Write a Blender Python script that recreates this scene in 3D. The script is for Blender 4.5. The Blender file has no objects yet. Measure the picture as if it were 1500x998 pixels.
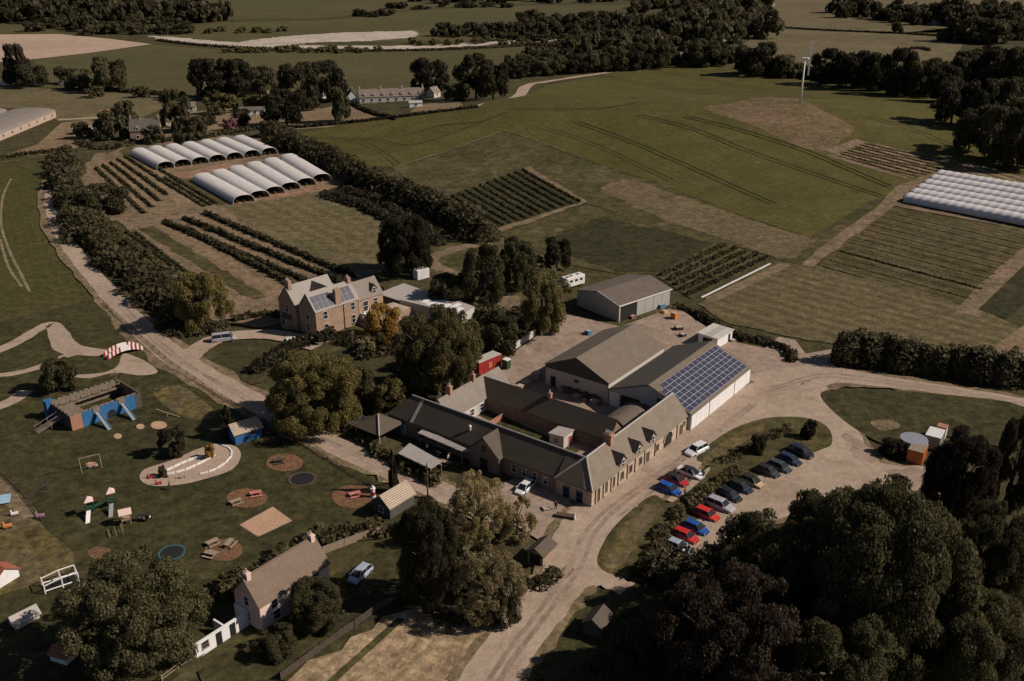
import bpy, bmesh, math, random
import numpy as np
from mathutils import Vector, Matrix
R = math.radians
random.seed(7); rng = np.random.default_rng(7)
sc = bpy.context.scene
# ------------------------------------------------------------------ camera, sky, sun, exposure
F, CX, CY, CAMH = 1400.0, 750.0, 499.0, 80.0
PITCH = math.atan2(595, 1400)
cd = bpy.data.cameras.new('camera'); cam = bpy.data.objects.new('camera', cd); sc.collection.objects.link(cam)
cam.location = (0, 0, CAMH); cam.rotation_euler = (math.pi/2-PITCH, 0, 0)
cd.sensor_width = 36; cd.lens = 36*F/1500; cd.clip_start = 1; cd.clip_end = 9000
sc.camera = cam
SUN_EL, SDIR = R(38), (1.0, -0.06)          # the sun stands to the right
w = bpy.data.worlds.new('World'); sc.world = w; w.use_nodes = True
nt = w.node_tree; bg = nt.nodes['Background']; sky = nt.nodes.new('ShaderNodeTexSky')
sky.sky_type = 'NISHITA'; sky.sun_disc = False; sky.sun_elevation = SUN_EL
sky.sun_rotation = math.atan2(SDIR[0], SDIR[1]); sky.air_density = 0.7; sky.dust_density = 0.8; sky.ozone_density = 0.4
nt.links.new(sky.outputs[0], bg.inputs[0]); bg.inputs[1].default_value = 0.05
ld = bpy.data.lights.new('sun', 'SUN'); ld.energy = 5.0; ld.angle = R(0.5); ld.color = (1.0, 0.88, 0.76)
sun = bpy.data.objects.new('sun', ld); sc.collection.objects.link(sun)
sv = Vector((SDIR[0], SDIR[1], 0)).normalized()*math.cos(SUN_EL)+Vector((0, 0, math.sin(SUN_EL)))
sun.rotation_euler = (-sv).to_track_quat('-Z', 'Y').to_euler(); sun.location = (200, -60, 300)
vs = sc.view_settings; vs.view_transform = 'Standard'; vs.look = 'None'; vs.exposure = -0.07; vs.gamma = 1.0
vs.use_curve_mapping = False
# ------------------------------------------------------------------ helpers
C = sc.collection
cp, sp = math.cos(PITCH), math.sin(PITCH)
def hill(x, y):
    return (11*np.exp(-((x-112)**2/(2*85**2)+(y-418)**2/(2*52**2))) + 6*np.exp(-((x-5)**2/(2*70**2)+(y-440)**2/(2*38**2))))
def P(px, py, z=0.0):
    """ground point (on the terrain) seen at a place of the photograph"""
    d = np.array([(px-CX)/F, cp+(CY-py)/F*sp, -sp+(CY-py)/F*cp])
    h = 0.0
    for _ in range(14):
        t = (z+h-CAMH)/d[2]; x, y = d[0]*t, d[1]*t
        h = 0.5*h+0.5*float(hill(x, y))
    return Vector((x, y, z+h))
def pxm(p):
    """pixels per metre across, and the factor for upright heights"""
    dep = p.y*cp-(p.z-CAMH)*sp; dist = math.hypot(p.y, CAMH-p.z)
    return F/dep, p.y/dist
def col(o): C.objects.link(o); return o
def tag(o, label=None, cat=None, group=None, kind=None):
    if label: o['label'] = label
    if cat: o['category'] = cat
    if group: o['group'] = group
    if kind: o['kind'] = kind
    return o
def thing(name, loc, rz=0, label=None, cat=None, group=None):
    o = col(bpy.data.objects.new(name, None)); o.location = loc; o.rotation_euler = (0, 0, rz); o.empty_display_size = .5
    return tag(o, label, cat, group)
def npmesh(name, v, f):
    v = np.asarray(v, np.float32); f = np.asarray(f, np.int32); me = bpy.data.meshes.new(name)
    me.vertices.add(len(v)); me.vertices.foreach_set('co', v.ravel())
    k = f.shape[1]; me.loops.add(f.size); me.loops.foreach_set('vertex_index', f.ravel())
    me.polygons.add(len(f)); me.polygons.foreach_set('loop_start', np.arange(0, f.size, k, dtype=np.int32))
    me.update(calc_edges=True); return me
class MB:
    def __init__(s): s.v = []; s.f = []
    def add(s, vs, fs):
        n = len(s.v); s.v += [tuple(map(float, q)) for q in vs]; s.f += [tuple(i+n for i in f) for f in fs]; return s
    def box(s, x0, x1, y0, y1, z0, z1):
        return s.add([(x0,y0,z0),(x1,y0,z0),(x1,y1,z0),(x0,y1,z0),(x0,y0,z1),(x1,y0,z1),(x1,y1,z1),(x0,y1,z1)],
            [(3,2,1,0),(4,5,6,7),(0,1,5,4),(1,2,6,5),(2,3,7,6),(3,0,4,7)])
    def obox(s, c, sx, sy, sz, rz=0, tilt=0):
        m = Matrix.Translation(c) @ Matrix.Rotation(rz, 4, 'Z') @ Matrix.Rotation(tilt, 4, 'Y')
        vs = [m @ Vector((x*sx/2, y*sy/2, z*sz/2)) for z in (-1,1) for x, y in ((-1,-1),(1,-1),(1,1),(-1,1))]
        return s.add(vs, [(3,2,1,0),(4,5,6,7),(0,1,5,4),(1,2,6,5),(2,3,7,6),(3,0,4,7)])
    def bar(s, a, b, r, r2=None, n=6):
        a, b = Vector(a), Vector(b); r2 = r if r2 is None else r2; d = (b-a).normalized()
        x = d.orthogonal().normalized(); y = d.cross(x); vs = []
        for p, q in ((a, r), (b, r2)):
            vs += [p+(x*math.cos(2*math.pi*i/n)+y*math.sin(2*math.pi*i/n))*q for i in range(n)]
        fs = [(i, (i+1) % n, n+(i+1) % n, n+i) for i in range(n)]+[tuple(range(n))[::-1], tuple(range(n, 2*n))]
        return s.add(vs, fs)
    def prism(s, poly, z0, z1):
        n = len(poly); return s.add([(x, y, z0) for x, y in poly]+[(x, y, z1) for x, y in poly],
            [tuple(range(n))[::-1], tuple(range(n, 2*n))]+[(i, (i+1) % n, n+(i+1) % n, n+i) for i in range(n)])
    def slab(s, pts, t):
        """a flat piece (roof plane) with thickness t downwards"""
        n = len(pts); pts = [Vector(q) for q in pts]
        return s.add(pts+[q-Vector((0, 0, t)) for q in pts], [tuple(range(n)), tuple(range(n, 2*n))[::-1]]+[(i, n+i, n+(i+1) % n, (i+1) % n) for i in range(n)])
    def xprism(s, prof, x0, x1):
        """profile in (y,z) run along x"""
        n = len(prof); return s.add([(x0, y, z) for y, z in prof]+[(x1, y, z) for y, z in prof],
            [tuple(range(n)), tuple(range(n, 2*n))[::-1]]+[(i, n+i, n+(i+1) % n, (i+1) % n) for i in range(n)])
    def yprism(s, prof, y0, y1):
        n = len(prof); return s.add([(x, y0, z) for x, z in prof]+[(x, y1, z) for x, z in prof],
            [tuple(range(n)), tuple(range(n, 2*n))[::-1]]+[(i, n+i, n+(i+1) % n, (i+1) % n) for i in range(n)])
    def mesh(s, name):
        bm = bmesh.new(); vs = [bm.verts.new(q) for q in s.v]
        for f in s.f:
            try: bm.faces.new([vs[i] for i in f])
            except ValueError: pass
        bmesh.ops.recalc_face_normals(bm, faces=bm.faces[:]); me = bpy.data.meshes.new(name); bm.to_mesh(me); bm.free(); return me
    def build(s, name, m, parent=None, bevel=0, smooth=False):
        me = s.mesh(name); me.materials.append(m); o = col(bpy.data.objects.new(name, me)); o.parent = parent
        if smooth: me.polygons.foreach_set('use_smooth', [True]*len(me.polygons))
        if bevel:
            b = o.modifiers.new('bevel', 'BEVEL'); b.width = bevel; b.segments = 2; b.limit_method = 'ANGLE'
        return o
def kids(o): return [c for c in bpy.data.objects if c.parent == o]
def copy_tree(o, parent=None, loc=None, rz=None):
    c = col(o.copy()); c.parent = parent
    if loc is not None: c.location = loc
    if rz is not None: c.rotation_euler = (0, 0, rz)
    for k in list(o.children): copy_tree(k, c)
    return c
# ------------------------------------------------------------------ materials
def nodes(name):
    m = bpy.data.materials.new(name); m.use_nodes = True; t = m.node_tree; return m, t, t.nodes['Principled BSDF']
def N(t, kind, **kw):
    n = t.nodes.new(kind)
    for k, v in kw.items():
        if hasattr(n, k): setattr(n, k, v)
        else: n.inputs[k].default_value = v
    return n
def mixc(t, fac, a, b, mode='MIX'):
    m = t.nodes.new('ShaderNodeMix'); m.data_type = 'RGBA'; m.blend_type = mode
    for i, x in ((0, fac), (6, a), (7, b)):
        if hasattr(x, 'type') or hasattr(x, 'is_linked'): t.links.new(x, m.inputs[i])
        else: m.inputs[i].default_value = x if i == 0 else (*x, 1)
    return m.outputs[2]
def ramp(t, src, p0, p1):
    r = t.nodes.new('ShaderNodeMapRange'); r.inputs[1].default_value = p0; r.inputs[2].default_value = p1
    t.links.new(src, r.inputs[0]); return r.outputs[0]
def noise(t, vec, scale, detail=5, rough=.6, dist=0):
    n = N(t, 'ShaderNodeTexNoise'); n.inputs['Scale'].default_value = scale; n.inputs['Detail'].default_value = detail
    n.inputs['Roughness'].default_value = rough; n.inputs['Distortion'].default_value = dist
    t.links.new(vec, n.inputs['Vector']); return n.outputs[0]
def coords(t, world=False):
    if world: return t.nodes.new('ShaderNodeNewGeometry').outputs['Position']
    return t.nodes.new('ShaderNodeTexCoord').outputs['Object']
def mapped(t, vec, rz=0, scale=(1,1,1)):
    m = t.nodes.new('ShaderNodeMapping'); m.inputs['Rotation'].default_value = (0, 0, rz); m.inputs['Scale'].default_value = scale
    t.links.new(vec, m.inputs[0]); return m.outputs[0]
def bump(t, b, h, strength, dist=.1):
    n = t.nodes.new('ShaderNodeBump'); n.inputs['Strength'].default_value = strength; n.inputs['Distance'].default_value = dist
    t.links.new(h, n.inputs['Height']); t.links.new(n.outputs[0], b.inputs['Normal'])
def plain(name, c, rough=.7, var=.25, scale=1.5, metal=0, bmp=0.0, c2=None, spec=.3):
    """a painted / solid surface with uneven tone and a little relief"""
    m, t, b = nodes(name); v = coords(t)
    n = noise(t, v, scale, 6); c2 = c2 or tuple(x*(1-var) for x in c)
    o = mixc(t, ramp(t, n, .3, .7), c2, tuple(min(1, x*(1+var*.4)) for x in c))
    t.links.new(o, b.inputs['Base Color']); b.inputs['Roughness'].default_value = rough; b.inputs['Metallic'].default_value = metal
    b.inputs['Specular IOR Level'].default_value = spec
    if bmp: bump(t, b, noise(t, v, scale*6, 3), bmp)
    return m
def field(name, a, b2, c3=None, scale=.05, stripe=None, patch=.45, relief=.5, fine=1.2, fc=.3):
    """crop, grass or soil: large patches, fine mottle, optional drill rows stripe=(angle, period m, amount, colour)"""
    m, t, b = nodes(name); v = coords(t, True)
    big = noise(t, v, scale, 5, .6, .4); mid = noise(t, v, scale*7, 6, .65); fi = noise(t, v, fine, 4, .7)
    c = mixc(t, ramp(t, big, .38, .62), a, b2)
    if c3: c = mixc(t, ramp(t, noise(t, v, scale*2.3, 6, .7, .6), .52, .72), c, c3)
    if stripe:
        an, per, amt, sc_ = stripe
        wv = N(t, 'ShaderNodeTexWave', bands_direction='Y'); wv.inputs['Scale'].default_value = 2*math.pi/per/20*1.0
        wv.inputs['Distortion'].default_value = 1.2; wv.inputs['Detail'].default_value = 3; wv.inputs['Detail Scale'].default_value = .6
        t.links.new(mapped(t, v, -an), wv.inputs['Vector'])
        mm = t.nodes.new('ShaderNodeMath'); mm.operation = 'MULTIPLY'; t.links.new(ramp(t, wv.outputs['Fac'], .3, .75), mm.inputs[0]); mm.inputs[1].default_value = amt
        c = mixc(t, mm.outputs[0], c, sc_)
    g1 = mixc(t, ramp(t, mid, .25, .75), tuple([1-patch]*3), tuple([1+patch*.35]*3)); c = mixc(t, 1.0, c, g1, 'MULTIPLY')
    g2 = mixc(t, ramp(t, fi, .3, .7), (1-fc*1.2,)*3, (1+fc*.8,)*3); c = mixc(t, 1.0, c, g2, 'MULTIPLY')
    tf = noise(t, v, fine*.38, 6, .78, .3); c = mixc(t, 1.0, c, mixc(t, ramp(t, tf, .32, .68), (1-fc*1.5,)*3, (1+fc*1.15,)*3), 'MULTIPLY')
    t.links.new(c, b.inputs['Base Color']); b.inputs['Roughness'].default_value = .95; b.inputs['Specular IOR Level'].default_value = .1
    bump(t, b, fi, relief, .35); return m
def leaf(name, c, c2, trans=.38):
    m, t, b = nodes(name); oi = t.nodes.new('ShaderNodeObjectInfo'); v = coords(t, True)
    n = noise(t, v, .35, 4); n2 = noise(t, v, 4.5, 3, .8)
    k = mixc(t, ramp(t, n, .35, .65), c, c2); k = mixc(t, 1.0, k, mixc(t, ramp(t, n2, .3, .7), (.42,.42,.42), (1.5,1.45,1.3)), 'MULTIPLY')
    hv = t.nodes.new('ShaderNodeHueSaturation'); t.links.new(k, hv.inputs['Color'])
    t.links.new(ramp(t, oi.outputs['Random'], -1.8, 1.9), hv.inputs['Value'])
    r = t.nodes.new('ShaderNodeMapRange'); r.inputs[3].default_value = .72; r.inputs[4].default_value = 1.25
    t.links.new(oi.outputs['Random'], r.inputs[0]); t.links.new(r.outputs[0], hv.inputs['Value'])
    t.links.new(hv.outputs[0], b.inputs['Base Color']); b.inputs['Roughness'].default_value = .6; b.inputs['Specular IOR Level'].default_value = .15
    tr = t.nodes.new('ShaderNodeBsdfTranslucent'); t.links.new(hv.outputs[0], tr.inputs[0])
    mx = t.nodes.new('ShaderNodeMixShader'); mx.inputs[0].default_value = trans
    t.links.new(b.outputs[0], mx.inputs[1]); t.links.new(tr.outputs[0], mx.inputs[2])
    t.links.new(mx.outputs[0], t.nodes['Material Output'].inputs[0]); return m
def wallmat(name, c, c2, brick=None, rough=.9, stain=(.25,.22,.2)):
    m, t, b = nodes(name); v = coords(t)
    k = mixc(t, ramp(t, noise(t, v, .7, 7, .7), .35, .65), c, c2)
    if brick:
        vo = N(t, 'ShaderNodeTexVoronoi'); vo.inputs['Scale'].default_value = brick; t.links.new(mapped(t, v, 0, (1,1,1.8)), vo.inputs['Vector'])
        sep = t.nodes.new('ShaderNodeSeparateColor'); t.links.new(vo.outputs['Color'], sep.inputs[0])
        k = mixc(t, 1.0, k, mixc(t, sep.outputs[0], (.8,.79,.78), (1.1,1.08,1.06)), 'MULTIPLY'); bump(t, b, vo.outputs['Distance'], .4, .05)
    k = mixc(t, ramp(t, noise(t, mapped(t, v, 0, (1,1,.25)), 1.6, 5, .7), .58, .85), k, stain)
    t.links.new(k, b.inputs['Base Color']); b.inputs['Roughness'].default_value = rough; b.inputs['Specular IOR Level'].default_value = .15; return m
def roofmat(name, c, c2, moss, rows=2.2, axis='z', amt=.09, rough=.8):
    """slate, tile or corrugated sheet: courses / ribs, uneven tone, lichen"""
    m, t, b = nodes(name); v = coords(t)
    k = mixc(t, ramp(t, noise(t, v, .5, 7, .72), .33, .67), c, c2)
    k = mixc(t, ramp(t, noise(t, v, 1.7, 6, .75), .55, .75), k, moss)
    wv = N(t, 'ShaderNodeTexWave', bands_direction=axis.upper(), wave_profile='SIN'); wv.inputs['Scale'].default_value = rows*math.pi/10; wv.inputs['Distortion'].default_value = .6
    t.links.new(v, wv.inputs['Vector'])
    k = mixc(t, 1.0, k, mixc(t, wv.outputs['Fac'], (1-amt,)*3, (1+amt*.3,)*3), 'MULTIPLY')
    k = mixc(t, 1.0, k, mixc(t, ramp(t, noise(t, v, 9, 2, .8), .3, .7), (.75,.75,.75), (1.2,1.2,1.2)), 'MULTIPLY')
    t.links.new(k, b.inputs['Base Color']); b.inputs['Roughness'].default_value = rough; b.inputs['Specular IOR Level'].default_value = .25
    bump(t, b, wv.outputs['Fac'], .18, .04); return m
def gloss(name, c, rough=.25, coat=.5):
    m, t, b = nodes(name); v = coords(t)
    k = mixc(t, ramp(t, noise(t, v, 1.5, 3), .3, .7), tuple(x*.9 for x in c), c); t.links.new(k, b.inputs['Base Color'])
    b.inputs['Roughness'].default_value = rough; b.inputs['Coat Weight'].default_value = coat; return m
M = {}
M['ground'] = field('rough_grass', (0.062,0.056,0.0246), (0.085,0.072,0.03116), (0.12,0.095,0.05638), .03)
M['lawn'] = field('mown_grass', (0.052,0.049,0.02132), (0.068,0.061,0.02542), (0.105,0.085,0.04), .07, stripe=(R(40), 3.2, .3, (0.062,0.056,0.026)), patch=.5)
M['lawn2'] = field('striped_grass', (0.055,0.051,0.02132), (0.07,0.062,0.02542), None, .06, stripe=(R(-54), 2.4, .45, (0.078,0.068,0.02952)))
M['crop'] = field('young_barley', (0.084,0.075,0.0205), (0.102,0.089,0.02542), (0.115,0.095,0.03895), .012, stripe=(R(-67), 3, .25, (0.07,0.062,0.02132)), patch=.3, relief=.25, fc=.2)
M['cropleft'] = field('left_barley', (0.07,0.064,0.02132), (0.085,0.075,0.0246), None, .02, stripe=(R(-61), 2.2, .3, (0.058,0.056,0.01968)), patch=.25, relief=.3)
M['fargreen'] = field('far_green_crop', (0.088,0.078,0.03362), (0.104,0.091,0.03936), None, .008, patch=.2, relief=.2)
M['pasture'] = field('dry_pasture', (0.14,0.115,0.0615), (0.175,0.14,0.07687), (0.105,0.092,0.03772), .014, patch=.3)
M['brownpasture'] = field('worn_pasture', (0.22,0.155,0.09225), (0.26,0.185,0.1128), (0.16,0.125,0.07175), .02, patch=.25)
M['pink'] = field('bare_pale_soil', (0.4,0.29,0.2204), (0.46,0.34,0.2562), None, .01, patch=.12, relief=.2)
M['soil'] = field('tan_soil', (0.25,0.175,0.1179), (0.19,0.14,0.08712), (0.115,0.095,0.05125), .05, patch=.35)
M['redsoil'] = field('red_soil', (0.33,0.195,0.1281), (0.27,0.17,0.1076), None, .07, patch=.3)
M['tanplot'] = field('thin_grass_plot', (0.145,0.12,0.0615), (0.18,0.145,0.07995), (0.1,0.09,0.0369), .05, stripe=(R(-53), 5, .45, (0.105,0.09,0.0369)), patch=.4)
M['drylawn'] = field('dry_lawn_grass', (0.14,0.112,0.03854), (0.15,0.118,0.0697), (0.065,0.056,0.0246), .12, patch=.5)
M['scrub'] = field('scrub_grass', (0.075,0.066,0.02788), (0.105,0.088,0.0369), (0.17,0.13,0.07175), .035, patch=.5)
M['darkplot'] = field('dark_leafy_crop', (0.042,0.04,0.01722), (0.052,0.047,0.0205), (0.075,0.063,0.02788), .05, patch=.4)
M['stubble'] = field('dry_stubble', (0.15,0.118,0.06662), (0.2,0.15,0.08712), (0.1,0.085,0.0369), .04, stripe=(R(-57), 1.9, .45, (0.1,0.085,0.0369)), patch=.4)
M['mown'] = field('mown_hay', (0.135,0.108,0.05638), (0.165,0.13,0.0697), (0.12,0.098,0.05125), .025, stripe=(R(-46), 4.2, .6, (0.092,0.076,0.0328)), patch=.3)
M['plot'] = field('weedy_row_plot', (0.105,0.088,0.03608), (0.15,0.115,0.0615), (0.07,0.06,0.02624), .04, stripe=(R(-50), 3.0, .6, (0.062,0.054,0.02296)), patch=.5)
M['vines'] = field('row_planting', (0.22,0.165,0.09737), (0.25,0.19,0.1128), None, .04, stripe=(R(-60), 4.6, .8, (0.075,0.064,0.02788)), patch=.3)
M['turbpatch'] = field('bare_knoll', (0.2,0.135,0.07995), (0.15,0.112,0.0615), (0.1,0.085,0.03444), .03, patch=.4)
M['dryfield'] = field('cut_dry_field', (0.46,0.33,0.205), (0.38,0.275,0.164), (0.15,0.12,0.06662), .14, stripe=(R(55), 2.0, .4, (0.25,0.185,0.1076)), patch=.45)
M['road'] = field('pale_gravel', (.355,.272,.205), (.41,.318,.245), (.275,.20,.14), .05, patch=.2, relief=.2, fine=2.5, fc=.12)
M['yard'] = field('dusty_yard', (.295,.22,.17), (.35,.265,.21), (.215,.15,.105), .06, patch=.25, relief=.2, fine=2, fc=.16)
M['verge'] = field('dry_verge', (.25,.18,.115), (.19,.145,.085), (.12,.1,.055), .1, patch=.4)
M['gravel'] = field('river_gravel', (.46,.39,.33), (.55,.47,.40), (.32,.27,.21), .03, patch=.25, relief=.3)
M['tram'] = field('wheel_track', (.050,.047,.02), (.06,.055,.024), None, .05, patch=.2)
M['paletram'] = field('pale_wheel_track', (.28,.22,.15), (.2,.16,.1), None, .3, patch=.3)
M['bark'] = field('bark_chips', (.235,.125,.07), (.19,.105,.06), (.15,.10,.058), .3, patch=.35, fine=4)
M['sand'] = field('play_sand', (.47,.29,.19), (.52,.33,.22), None, .3, patch=.1, fine=4, fc=.1)
M['concrete'] = plain('concrete', (.42,.35,.29), .9, .3, .6, bmp=.2)
M['green'] = leaf('green_leaves', (.082,.078,.040), (.112,.102,.052))
M['olive'] = leaf('olive_leaves', (.12,.106,.047), (.16,.137,.058))
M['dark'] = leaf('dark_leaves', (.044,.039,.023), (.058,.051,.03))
M['copper'] = leaf('copper_leaves', (.046,.035,.026), (.060,.044,.032))
M['hedge'] = leaf('hedge_leaves', (.066,.058,.031), (.09,.076,.04))
M['crop_bush'] = leaf('bush_leaves', (.062,.058,.03), (.085,.076,.038))
M['weed'] = leaf('weed_leaves', (.085,.07,.036), (.13,.10,.05))
M['weedhedge'] = leaf('rough_hedge_leaves', (.085,.074,.036), (.12,.10,.05))
M['sycamore'] = leaf('sycamore_leaves', (.15,.128,.05), (.20,.168,.066))
M['gold'] = leaf('golden_leaves', (.30,.18,.05), (.36,.23,.07))
M['blossom'] = leaf('white_blossom', (.42,.38,.29), (.30,.27,.18))
M['willow'] = leaf('pale_willow_leaves', (.25,.205,.11), (.33,.27,.15))
M['pinkbloom'] = leaf('pink_bloom', (.55,.32,.33), (.4,.2,.2))
M['farleaf'] = leaf('far_leaves', (.075,.068,.037), (.10,.088,.048))
M['wood'] = plain('bark_wood', (.10,.075,.055), .9, .4, 3, bmp=.4)
M['slate'] = roofmat('mossy_slate', (.105,.092,.075), (.15,.13,.105), (.125,.108,.068), 4.5)
M['darkslate'] = roofmat('dark_slate', (.084,.067,.05), (.106,.085,.063), (.07,.057,.038), 4.5)
M['greyslate'] = roofmat('grey_slate', (.20,.172,.148), (.25,.215,.185), (.155,.132,.10), 4.6)
M['paleslate'] = roofmat('pale_slate', (.30,.27,.245), (.35,.315,.285), (.25,.22,.19), 4.6)
M['tanslate'] = roofmat('tan_slate', (.175,.143,.112), (.225,.182,.142), (.125,.103,.072), 4.6)
M['barnroof'] = roofmat('barn_fibre_cement', (.155,.125,.095), (.20,.16,.12), (.105,.085,.06), 6, 'x', .3)
M['shedroof'] = roofmat('shed_fibre_cement', (.125,.10,.082), (.17,.135,.11), (.09,.072,.055), 5, 'x', .3)
M['tile'] = roofmat('brown_tiles', (.165,.118,.086), (.21,.15,.11), (.25,.19,.145), 5.5, 'z', .3)
M['sheet'] = roofmat('corrugated_sheet', (.40,.36,.34), (.46,.41,.38), (.34,.29,.26), 5, 'y', .3, .6)
M['planks'] = roofmat('weathered_planks', (.42,.33,.26), (.50,.40,.31), (.25,.19,.15), 5, 'z', .5)
M['redroof'] = roofmat('red_felt', (.32,.10,.065), (.38,.13,.08), (.28,.11,.07), 4, 'z', .2)
M['stone'] = wallmat('pink_sandstone', (.42,.325,.255), (.49,.385,.305), 2.2)
M['shadedstone'] = wallmat('shaded_brown_rubble', (.20,.145,.11), (.26,.19,.15), 2.4)  # brown rubble stone, with the shade of these steading walls put into its colour
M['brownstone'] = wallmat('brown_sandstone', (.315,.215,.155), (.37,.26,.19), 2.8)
M['harl'] = wallmat('pink_harling', (.62,.46,.40), (.68,.52,.45))
M['white'] = wallmat('white_cladding', (.66,.65,.65), (.72,.71,.71), stain=(.5,.47,.43))
M['cream'] = wallmat('cream_wall', (.44,.41,.37), (.50,.465,.42), stain=(.33,.295,.255))
M['greywall'] = wallmat('grey_cladding', (.33,.32,.29), (.37,.36,.33), stain=(.25,.23,.2))
M['darkclad'] = wallmat('dark_cladding', (.07,.065,.055), (.09,.08,.07))
M['shedwall'] = wallmat('shed_pink_wall', (.36,.27,.22), (.42,.32,.26))
M['lead'] = plain('lead_ridge', (.40,.36,.32), .6, .2, 2)
M['chim'] = wallmat('chimney_brick', (.36,.20,.13), (.42,.25,.17), 3)
M['pot'] = plain('clay_pot', (.50,.38,.30), .8)
M['glass'] = gloss('window_glass', (.02,.022,.025), .08, 0)
M['paintwhite'] = plain('white_paint', (.74,.71,.68), .5, .15, 2)
M['black'] = plain('black_plastic', (.02,.02,.02), .6)
M['tyre'] = plain('tyre_rubber', (.022,.021,.02), .85)
M['rim'] = plain('alloy_rim', (.35,.34,.33), .35, .1, 3, .6)
M['lamp'] = gloss('lamp_glass', (.6,.6,.58), .1)
M['tail'] = gloss('tail_glass', (.35,.02,.015), .2)
M['red'] = plain('red_paint', (.33,.035,.03), .5, .2, 1)
M['pinkred'] = plain('faded_red_paint', (.55,.20,.18), .7, .25, 2)
M['blue'] = wallmat('blue_boards', (.028,.115,.26), (.04,.14,.31), stain=(.05,.10,.17))
M['bluebits'] = plain('blue_plastic', (.06,.22,.42), .5)
M['green_paint'] = plain('green_paint', (.03,.07,.035), .5)
M['timber'] = plain('weathered_timber', (.33,.25,.18), .85, .35, 3, bmp=.3)
M['oldtimber'] = plain('grey_old_timber', (.21,.165,.125), .85, .4, 2, bmp=.3)
M['darktimber'] = plain('dark_timber', (.09,.065,.05), .85, .35, 3, bmp=.3)
M['brownpanel'] = wallmat('red_brown_boards', (.32,.15,.10), (.38,.19,.13))
M['steel'] = plain('galvanised_steel', (.42,.43,.45), .4, .15, 3, .5)
M['orange'] = wallmat('orange_container_steel', (.50,.15,.045), (.56,.18,.06), stain=(.35,.12,.05))
M['panel'] = gloss('solar_cells', (.05,.052,.085), .16, .5)
M['poly'] = plain('polythene', (.58,.555,.54), .45, .15, .4)
M['polyopen'] = plain('white_polythene', (.60,.57,.57), .45, .12, .5)
M['yellow'] = plain('yellow_paint', (.70,.50,.12), .6, .15)
M['orangebits'] = plain('orange_plastic', (.62,.22,.06), .6)
M['tealpad'] = plain('faded_teal_pad', (.04,.10,.11), .7)
M['purple'] = plain('mauve_plastic', (.30,.17,.24), .6)
M['lightblue'] = plain('pale_blue_tarp', (.30,.45,.58), .6)
M['kidney'] = field('kidney_tarmac', (.40,.30,.235), (.45,.34,.27), None, .2, patch=.12, fine=4, fc=.12)
M['patio'] = field('patio_paving', (.36,.27,.22), (.42,.32,.26), None, .2, patch=.25)
# ------------------------------------------------------------------ the setting: ground, fields, roads
def smooth(pts, n=5, closed=True):
    pts = [np.array(p, float) for p in pts]; out = []; k = len(pts)
    rngi = range(k) if closed else range(k-1)
    for i in rngi:
        if closed: a, b, c, d = pts[i-1], pts[i], pts[(i+1) % k], pts[(i+2) % k]
        else: a, b, c, d = pts[max(i-1, 0)], pts[i], pts[i+1], pts[min(i+2, k-1)]
        for j in range(n):
            t = j/n; out.append(.5*((2*b)+(c-a)*t+(2*a-5*b+4*c-d)*t*t+(3*b-a-3*c+d)*t**3))
    if not closed: out.append(pts[-1])
    return out
LAID = []          # (box, level) of every sheet laid so far: a new sheet lies just above those it overlaps
def nextlift(x0, x1, y0, y1, mx):
    d = math.hypot((x0+x1)/2, y0); inc = .0013*max(1, (d/140)**1.5)+(.006 if mx > .3 else 0)
    l = max([.03 if mx > .3 else .01]+[q[4] for q in LAID if q[0] < x1 and q[1] > x0 and q[2] < y1 and q[3] > y0])+inc
    LAID.append((x0, x1, y0, y1, l)); return l
def drape(name, bm, m):
    """lay a flat bmesh on the terrain, cutting it finely where the ground is not flat"""
    xs = [v.co.x for v in bm.verts]; ys = [v.co.y for v in bm.verts]
    mx = max(float(hill(x, y)) for x in np.linspace(min(xs), max(xs), 9) for y in np.linspace(min(ys), max(ys), 9))
    lift = nextlift(min(xs), max(xs), min(ys), max(ys), mx)
    if mx > .015:
        g = 4.0
        for ax, lo, hi in ((0, min(xs), max(xs)), (1, min(ys), max(ys))):
            for k in range(math.ceil(lo/g), math.floor(hi/g)+1):
                co = Vector((0, 0, 0)); co[ax] = k*g; no = Vector((0, 0, 0)); no[ax] = 1
                bmesh.ops.bisect_plane(bm, geom=bm.verts[:]+bm.edges[:]+bm.faces[:], plane_co=co, plane_no=no, dist=1e-4)
    for v in bm.verts: v.co.z = float(hill(v.co.x, v.co.y))+lift
    bmesh.ops.recalc_face_normals(bm, faces=bm.faces[:])
    for f in bm.faces:
        if f.normal.z < 0: f.normal_flip()
    me = bpy.data.meshes.new(name); bm.to_mesh(me); bm.free(); me.materials.append(M[m])
    o = col(bpy.data.objects.new(name, me)); o['kind'] = 'structure'; return o
def patch(name, px, m, sm=False, rag=0):
    pts = [P(x, y) for x, y in px]; pts = [(p.x, p.y) for p in pts]
    if sm: pts = smooth(pts)
    if rag:
        q = []
        for i in range(len(pts)):
            a, b = np.array(pts[i]), np.array(pts[(i+1) % len(pts)]); L = np.linalg.norm(b-a); k = max(1, int(L/2.5))
            for j in range(k): q.append(a+(b-a)*j/k+rng.normal(0, rag, 2))
        pts = q
    bm = bmesh.new(); vs = [bm.verts.new((x, y, 0)) for x, y in pts]; f = bm.faces.new(vs)
    bmesh.ops.triangulate(bm, faces=[f]); return drape(name, bm, m)
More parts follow.
